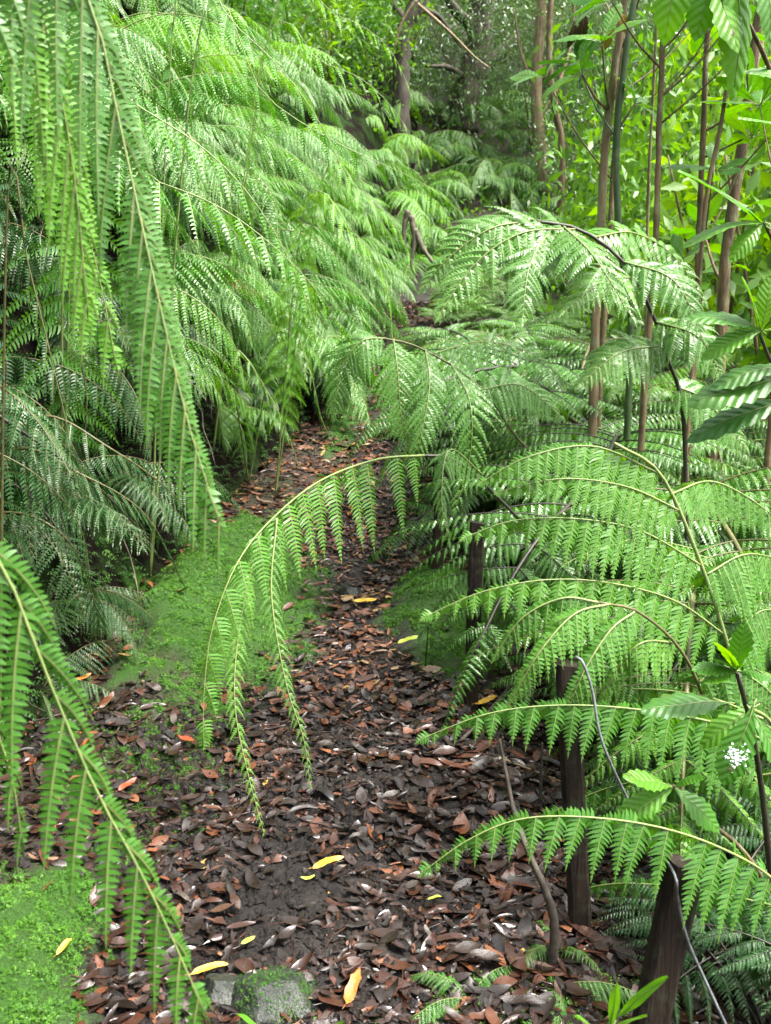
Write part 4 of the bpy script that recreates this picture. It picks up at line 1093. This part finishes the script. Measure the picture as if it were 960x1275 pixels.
for e in [(902, 1025), (785, 962), (770, 1020), (865, 960)]: lf(t, (838, 980), e, 1.82)

# fresh shoot at the bottom edge, near the viewer
b0 = at(745, 1330, 1.2)
t = thing('seedling', (b0.x, b0.y, h(b0.x, b0.y)), 'fresh bright green strappy shoot at the bottom edge', 'seedling')
g = Vector(t.location)
mb = MB()
part_tube(t, 'stem', [g, at(740, 1400, 1.2), at(748, 1310, 1.2), at(765, 1270, 1.2)], .004, .003, STEMG, n=14)
YB = [bl_mesh(FERNY, STEMG, w=.055, bend=.05, fold=.5, teeth=0, seed=3)]
for a, e in [((765, 1270), (823, 1218)), ((760, 1280), (768, 1232)), ((755, 1285), (800, 1262)), ((750, 1290), (720, 1262))]: lf(t, a, e, 1.2, lib=YB)
# dark seedling before the moss mound
p = hit(529, 838)
t = thing('seedling', (p.x, p.y, h(p.x, p.y)), 'tiny dark leaved seedling in front of the right moss mound', 'seedling')
part_tube(t, 'stem', [t.location.copy(), at(532, 800, p.y), at(534, 768, p.y)], .003, .002, STEMD, n=8)
for e in [(545, 762), (524, 772), (548, 792), (520, 795)]: lf(t, (533, 780), e, p.y, lib=BLD)
# small seedling tips by the rock at the bottom edge
t = thing('seedling', (hit(330, 1272)) , 'pale green leaf tips at the bottom edge below the rock', 'seedling')
for a, e in [((330, 1285), (300, 1262)), ((335, 1285), (352, 1264)), ((395, 1290), (425, 1270))]: lf(t, a, e, 1.55, lib=YB)

# ------------------------------------------------------------------ shrubs and trees behind
def leafcloud(ncl, per, rx, ry, rz, cl, ls, seed, droopy=.3, aspect=.3):
    g = np.random.default_rng(seed)
    C = g.normal(0, 1, (ncl, 3)); C = C / np.linalg.norm(C, axis=1, keepdims=True) * g.uniform(.25, 1, (ncl, 1)) ** .5 * np.array([rx, ry, rz]) * g.uniform(.75, 1.2, (ncl, 1))
    P = np.repeat(C, per, 0) + g.normal(0, cl, (ncl * per, 3))
    n = len(P)
    d = unit(g.normal(0, 1, (n, 3)) + np.array([0, 0, -droopy])); u = unit(np.cross(d, g.normal(0, 1, (n, 3)) + np.array([0, 0, 0.0]))); w = np.cross(d, u)
    # leaf blades face up more often than not
    fl = np.sign(w[:, 2:3]); w = w * np.where(fl == 0, 1, fl); 
    s = (ls * g.uniform(.6, 1.3, n))[:, None]
    b = P; m1 = P + d * s * .45 + u * s * aspect * .5 + w * s * .06; m2 = P + d * s * .45 - u * s * aspect * .5 + w * s * .06; c = P + d * s * .5; t = P + d * s - w * s * .05
    V = np.stack([b, m1, c, m2, t], 1).reshape(-1, 3)
    i = np.arange(n)[:, None] * 5
    T = np.concatenate([i + np.array([[0, 2, 1]]), i + np.array([[0, 3, 2]]), i + np.array([[2, 4, 1]]), i + np.array([[3, 4, 2]])])
    return V, T
def cloudmesh(name, mat, *a, **k):
    V, T = leafcloud(*a, **k); mb = MB(); mb.add(V, None, T, 0); return mb.mesh(name, [mat])
SHC = [cloudmesh('foliage', SHRUB, 90, 32, 1, 1, 1, .14, .085, 10 + i, droopy=.8) for i in range(3)]
SHG = [cloudmesh('foliage', (SHRUB2, SHRUBY, SHRUB2)[i], 90, 26, 1, 1, 1, .15, .11, 20 + i, droopy=.5, aspect=.4) for i in range(3)]
SHB = [cloudmesh('foliage', (SHRUB2, SHRUBD, SHRUBY)[i], 50, 12, 1, 1, 1.9, .2, .25, 30 + i, droopy=.1, aspect=.4) for i in range(3)]
CRN = [cloudmesh('crown', SHRUB, 80, 34, 1, 1, .8, .13, .06, 40 + i, droopy=.4, aspect=.42) for i in range(3)]

def shrub(x, y, r, hgt, lib, label, group, mat=BARK, zc=None):
    z = h(x, y); t = thing('shrub', (x, y, z - .03), label, 'shrub', group)
    for k in range(4):
        a = U(0, 6.28)
        part_tube(t, 'stem', [(x, y, z), (x + .15 * r * math.cos(a), y + .15 * r * math.sin(a), z + hgt * .4), (x + .6 * r * math.cos(a), y + .6 * r * math.sin(a), z + hgt * .85)], .02, .008, mat, n=12, sides=5)
    M = Matrix.Translation((0, 0, hgt * .6)) @ Matrix.Rotation(U(0, 6.28), 4, 'Z') @ (Matrix.Scale(r, 4) if lib is SHB else Matrix.Diagonal((r, r, hgt * .55, 1)))
    link('foliage', random.choice(lib), t, M)
    return t
G2 = 'small leaved shrubs on the far slope'
for (x, y, r, hg) in [(.3, 19, .9, 1.8), (1.4, 19.4, 1.0, 2.2), (2.6, 18.6, 1.0, 2.4), (3.6, 17.4, 1.0, 2.6), (4.4, 18, 1.3, 3.0), (2.0, 21, 1.3, 2.8), (3.4, 20.5, 1.3, 3.2), (5.4, 18, 1.4, 3.4), (.6, 22, 1.4, 3.0), (4.8, 21.5, 1.5, 3.8), (-1, 21, 1.3, 3), (6.6, 20, 1.6, 4), (2.8, 24, 1.6, 4.0), (3.0, 16.6, .8, 1.8)]:
    shrub(x, y, r, hg, SHC, 'small leaved glossy grey green shrub on the far slope', G2)
G3 = 'green shrubs behind the saplings'
for (x, y, r, hg) in [(2.6, 9.2, 1.0, 2.6), (3.6, 9.6, 1.1, 3.0), (4.6, 9, 1.2, 3.2), (2.9, 11.5, 1.2, 3.0), (4.2, 12.2, 1.3, 3.6), (5.6, 11.5, 1.4, 3.8), (3.7, 14, 1.3, 3.4), (5.2, 14.6, 1.5, 4.2), (6.8, 13.6, 1.6, 4.4), (7.4, 16.5, 1.8, 5), (8.2, 11.0, 1.6, 4.4)]:
    shrub(x, y, r, hg, SHG, 'mid green shrub filling the gaps behind the brown saplings', G3)
G4 = 'large leaved bushes on the right'
for (x, y, r, hg) in [(2.4, 6.0, .7, 3.0), (2.9, 5.3, .7, 2.8), (3.4, 6.8, .9, 3.4), (2.5, 7.4, .8, 3.0), (3.9, 7.8, 1.0, 3.8), (3.1, 4.6, .7, 2.6), (4.3, 6.4, 1.0, 3.8)]:
    shrub(x, y, r, hg, SHB, 'large leaved light green bush rising behind the right ferns', G4)

def tree(pts, d, w0, w1, mat, label, limbs, crown, group='trees beyond the ferns'):
    P = [at(a, b, d) for a, b in pts]
    base = P[0].copy(); base.z = min(base.z, h(base.x, base.y)) - .1
    t = thing('tree', base, label, 'tree', group)
    part_tube(t, 'trunk', [base] + P[(1 if base.z > P[0].z - .3 else 0):], w0, w1, mat, n=40, sides=10, wob=.10)
    for (pp, r0_) in limbs:
        part_tube(t, 'branch', [at(a, b, d + e) for a, b, e in pp], r0_, r0_ * .25, mat, n=18, sides=6, wob=.1)
    for (px, py, dd, r) in crown:
        M = Matrix.Translation(at(px, py, dd) - base) @ Matrix.Rotation(U(0, 6.28), 4, 'Z') @ Matrix.Diagonal((r, r, r * .75, 1))
        link('crown', random.choice(CRN), t, M)
    return t
tree([(578, 128), (588, 95), (598, 60), (598, 20), (612, -40), (640, -160)], 19.5, .30, .18, BARKD, 'dark leaning tree trunk at the top above the far slope',
     [([(590, 90, 0), (630, 60, .4), (670, 20, .8), (700, -30, 1)], .14), ([(597, 40, 0), (565, 10, -.3), (540, -40, -.5)], .13), ([(585, 105, 0), (560, 85, -.5), (530, 82, -1)], .09), ([(598, 20, 0), (640, -20, 0), (690, -60, 0)], .1)],
     [(660, -110, 21, 2.2), (540, -120, 21, 2.0), (730, -60, 22, 2.0), (610, 0, 24, 1.8)])
tree([(500, 60), (508, 30), (520, 0), (534, -60), (540, -140)], 17.5, .16, .11, BARKD, 'dark tree trunk left of the leaning one by the bank skyline',
     [([(508, 30, 0), (490, 5, 0), (470, -40, 0)], .09), ([(515, 10, 0), (545, 20, .3), (575, 60, .5)], .06)], [(490, -110, 19, 1.8), (560, -40, 23, 1.5)])
tree([(682, 250), (674, 190), (668, 120), (672, 40), (680, -60)], 17, .11, .07, BARKP, 'slim grey tree among the small leaved shrubs', [([(672, 120, 0), (650, 70, .2), (640, 10, .3)], .04), ([(670, 150, 0), (700, 100, .1), (715, 40, .2)], .04)], [(690, -40, 17.5, 1.6), (670, 60, 18, 1.0)])
tree([(700, 190), (692, 140), (684, 80), (686, 0), (690, -60)], 15.5, .06, .04, BARK, 'thin reddish tree right of the slim grey one', [([(690, 120, 0), (710, 60, .2), (716, 0, .3)], .03)], [(740, -50, 17, 1.1)])
for (x, y, hh, lab) in [(3.6, 29, 4, 'large tree at the back above the far slope near the middle'), (8.5, 26, 5, 'large tree at the back toward the right saplings'), (-2.5, 28, 4, 'large tree at the back above the left bank skyline'), (11, 19, 6, 'large tree deep in the forest on the right'), (6.4, 33, 6, 'tallest tree far at the back of the forest'), (9.5, 14, 5.5, 'spreading tree behind the large leaved bushes')]:
    z = h(x, y); t = thing('tree', (x, y, z - .1), lab, 'tree', 'trees beyond the ferns')
    part_tube(t, 'trunk', [(x, y, z - .1), (x + .2, y, z + hh * .5), (x - .1, y + .2, z + hh)], .15, .07, BARKD, n=20, sides=9, wob=.1)
    for k in range(4):
        a = k * 1.57 + U(-.3, .3); q = Vector((x + math.cos(a) * U(1, 2), y + math.sin(a) * U(1, 2), z + hh * U(.35, 1.0)))
        part_tube(t, 'branch', [(x + .05, y, z + hh * .35), tuple(Vector((x, y, z + hh * .5)).lerp(q, .5)), tuple(q)], .08, .03, BARKD, n=10, sides=6)
        r = U(1.5, 2.1); link('crown', random.choice(CRN), t, Matrix.Translation(q - t.location) @ Matrix.Rotation(U(0, 6), 4, 'Z') @ Matrix.Diagonal((r, r, r * .8, 1)))
UND = MB(); gg = np.random.default_rng(5)
for k in range(2600):
    y = 12.8 + 18 * random.random(); x = U(-4, 8)
    if x < BX(y) - 3 or (y < 15 and x < PC(y) + HW(y) + .2): continue
    z = h(x, y, False); n = 9
    P = np.array([x, y, z + .12]) + gg.normal(0, 1, (n, 3)) * np.array([.28, .28, .22]); d = unit(gg.normal(0, 1, (n, 3)) + np.array([0, -.2, -.2])); u = unit(np.cross(d, gg.normal(0, 1, (n, 3)))); q = gg.uniform(.06, .15, (n, 1))
    V = np.stack([P, P + d * q * .45 + u * q * .2, P + d * q, P + d * q * .45 - u * q * .2], 1).reshape(-1, 3)
    UND.add(V, np.arange(n)[:, None] * 4 + np.array([[0, 1, 2, 3]]), None, 0)
tag(link('undergrowth', UND.mesh('undergrowth', [SHRUB2])), 'low leafy undergrowth covering the soil of the far slope', 'undergrowth', kind='stuff')
for (x, y, r, hg) in [(-1.6, 11.5, .9, 1.6), (-1.2, 13.5, 1.0, 1.8), (-2.4, 12.8, 1.1, 2.0), (-.8, 15.5, 1.0, 1.8), (-2.0, 16.5, 1.2, 2.4), (-.3, 17.6, 1.0, 2.0), (-1.4, 19, 1.2, 2.6)]:
    shrub(x, y, r, hg, SHG, 'leafy green shrub along the upper skyline of the left bank', 'shrubs on top of the bank')
# bare twigs hanging at the top between bank and trees
for pts, lab in [([(518, 0), (500, 30), (492, 58)], 'pale bare branch hanging by the dark trunk at the top'), ([(520, 5), (560, 40), (590, 70), (610, 85)], 'thin bare branch crossing before the leaning trunk')]:
    twig([at(a, b, 12) for a, b in pts], .022, .01, lab, BARKP)

# ------------------------------------------------------------------ light, sky, camera
W = bpy.data.worlds.new('World'); S.world = W; W.use_nodes = True
nt = W.node_tree; nt.nodes.clear()
sky = nt.nodes.new('ShaderNodeTexSky'); sky.sky_type = 'NISHITA'; sky.sun_disc = False
SUN_EL, SUN_AZ = R(64), R(105)      # azimuth clockwise from +Y
sky.sun_elevation = SUN_EL; sky.sun_rotation = SUN_AZ; sky.air_density = 1.0; sky.dust_density = 6; sky.ozone_density = .6
hs = nt.nodes.new('ShaderNodeHueSaturation'); hs.inputs['Saturation'].default_value = .25
bg = nt.nodes.new('ShaderNodeBackground'); bg.inputs['Strength'].default_value = .085
ow = nt.nodes.new('ShaderNodeOutputWorld')
nt.links.new(sky.outputs[0], hs.inputs['Color']); nt.links.new(hs.outputs[0], bg.inputs['Color']); nt.links.new(bg.outputs[0], ow.inputs['Surface'])
sl = bpy.data.lights.new('sun', 'SUN'); sl.energy = 1.5; sl.angle = R(14); sl.color = (1, .96, .88)
so = bpy.data.objects.new('sun', sl); COL.objects.link(so)
dv = Vector((math.sin(SUN_AZ) * math.cos(SUN_EL), math.cos(SUN_AZ) * math.cos(SUN_EL), math.sin(SUN_EL)))
so.rotation_euler = dv.to_track_quat('Z', 'Y').to_euler(); so.location = dv * 30

cd = bpy.data.cameras.new('camera'); co = bpy.data.objects.new('camera', cd); COL.objects.link(co)
co.location = (0, 0, CAMZ); co.rotation_euler = (math.pi / 2 - PITCH, 0, 0)
cd.sensor_fit = 'VERTICAL'; cd.sensor_height = 36; cd.lens = 36 * FPX / 1275
cd.clip_start = .05; cd.clip_end = 400
cd.dof.use_dof = True; cd.dof.focus_distance = 2.8; cd.dof.aperture_fstop = 8
S.camera = co

S.view_settings.view_transform = 'Standard'; S.view_settings.look = 'None'; S.view_settings.gamma = 1
S.view_settings.use_curve_mapping = False; S.view_settings.exposure = 3.12
c = S.cycles
c.max_bounces = 6; c.diffuse_bounces = 3; c.glossy_bounces = 2; c.transmission_bounces = 4; c.transparent_max_bounces = 4
c.caustics_reflective = False; c.caustics_refractive = False
c.use_denoising = True
c.sample_clamp_indirect = 6
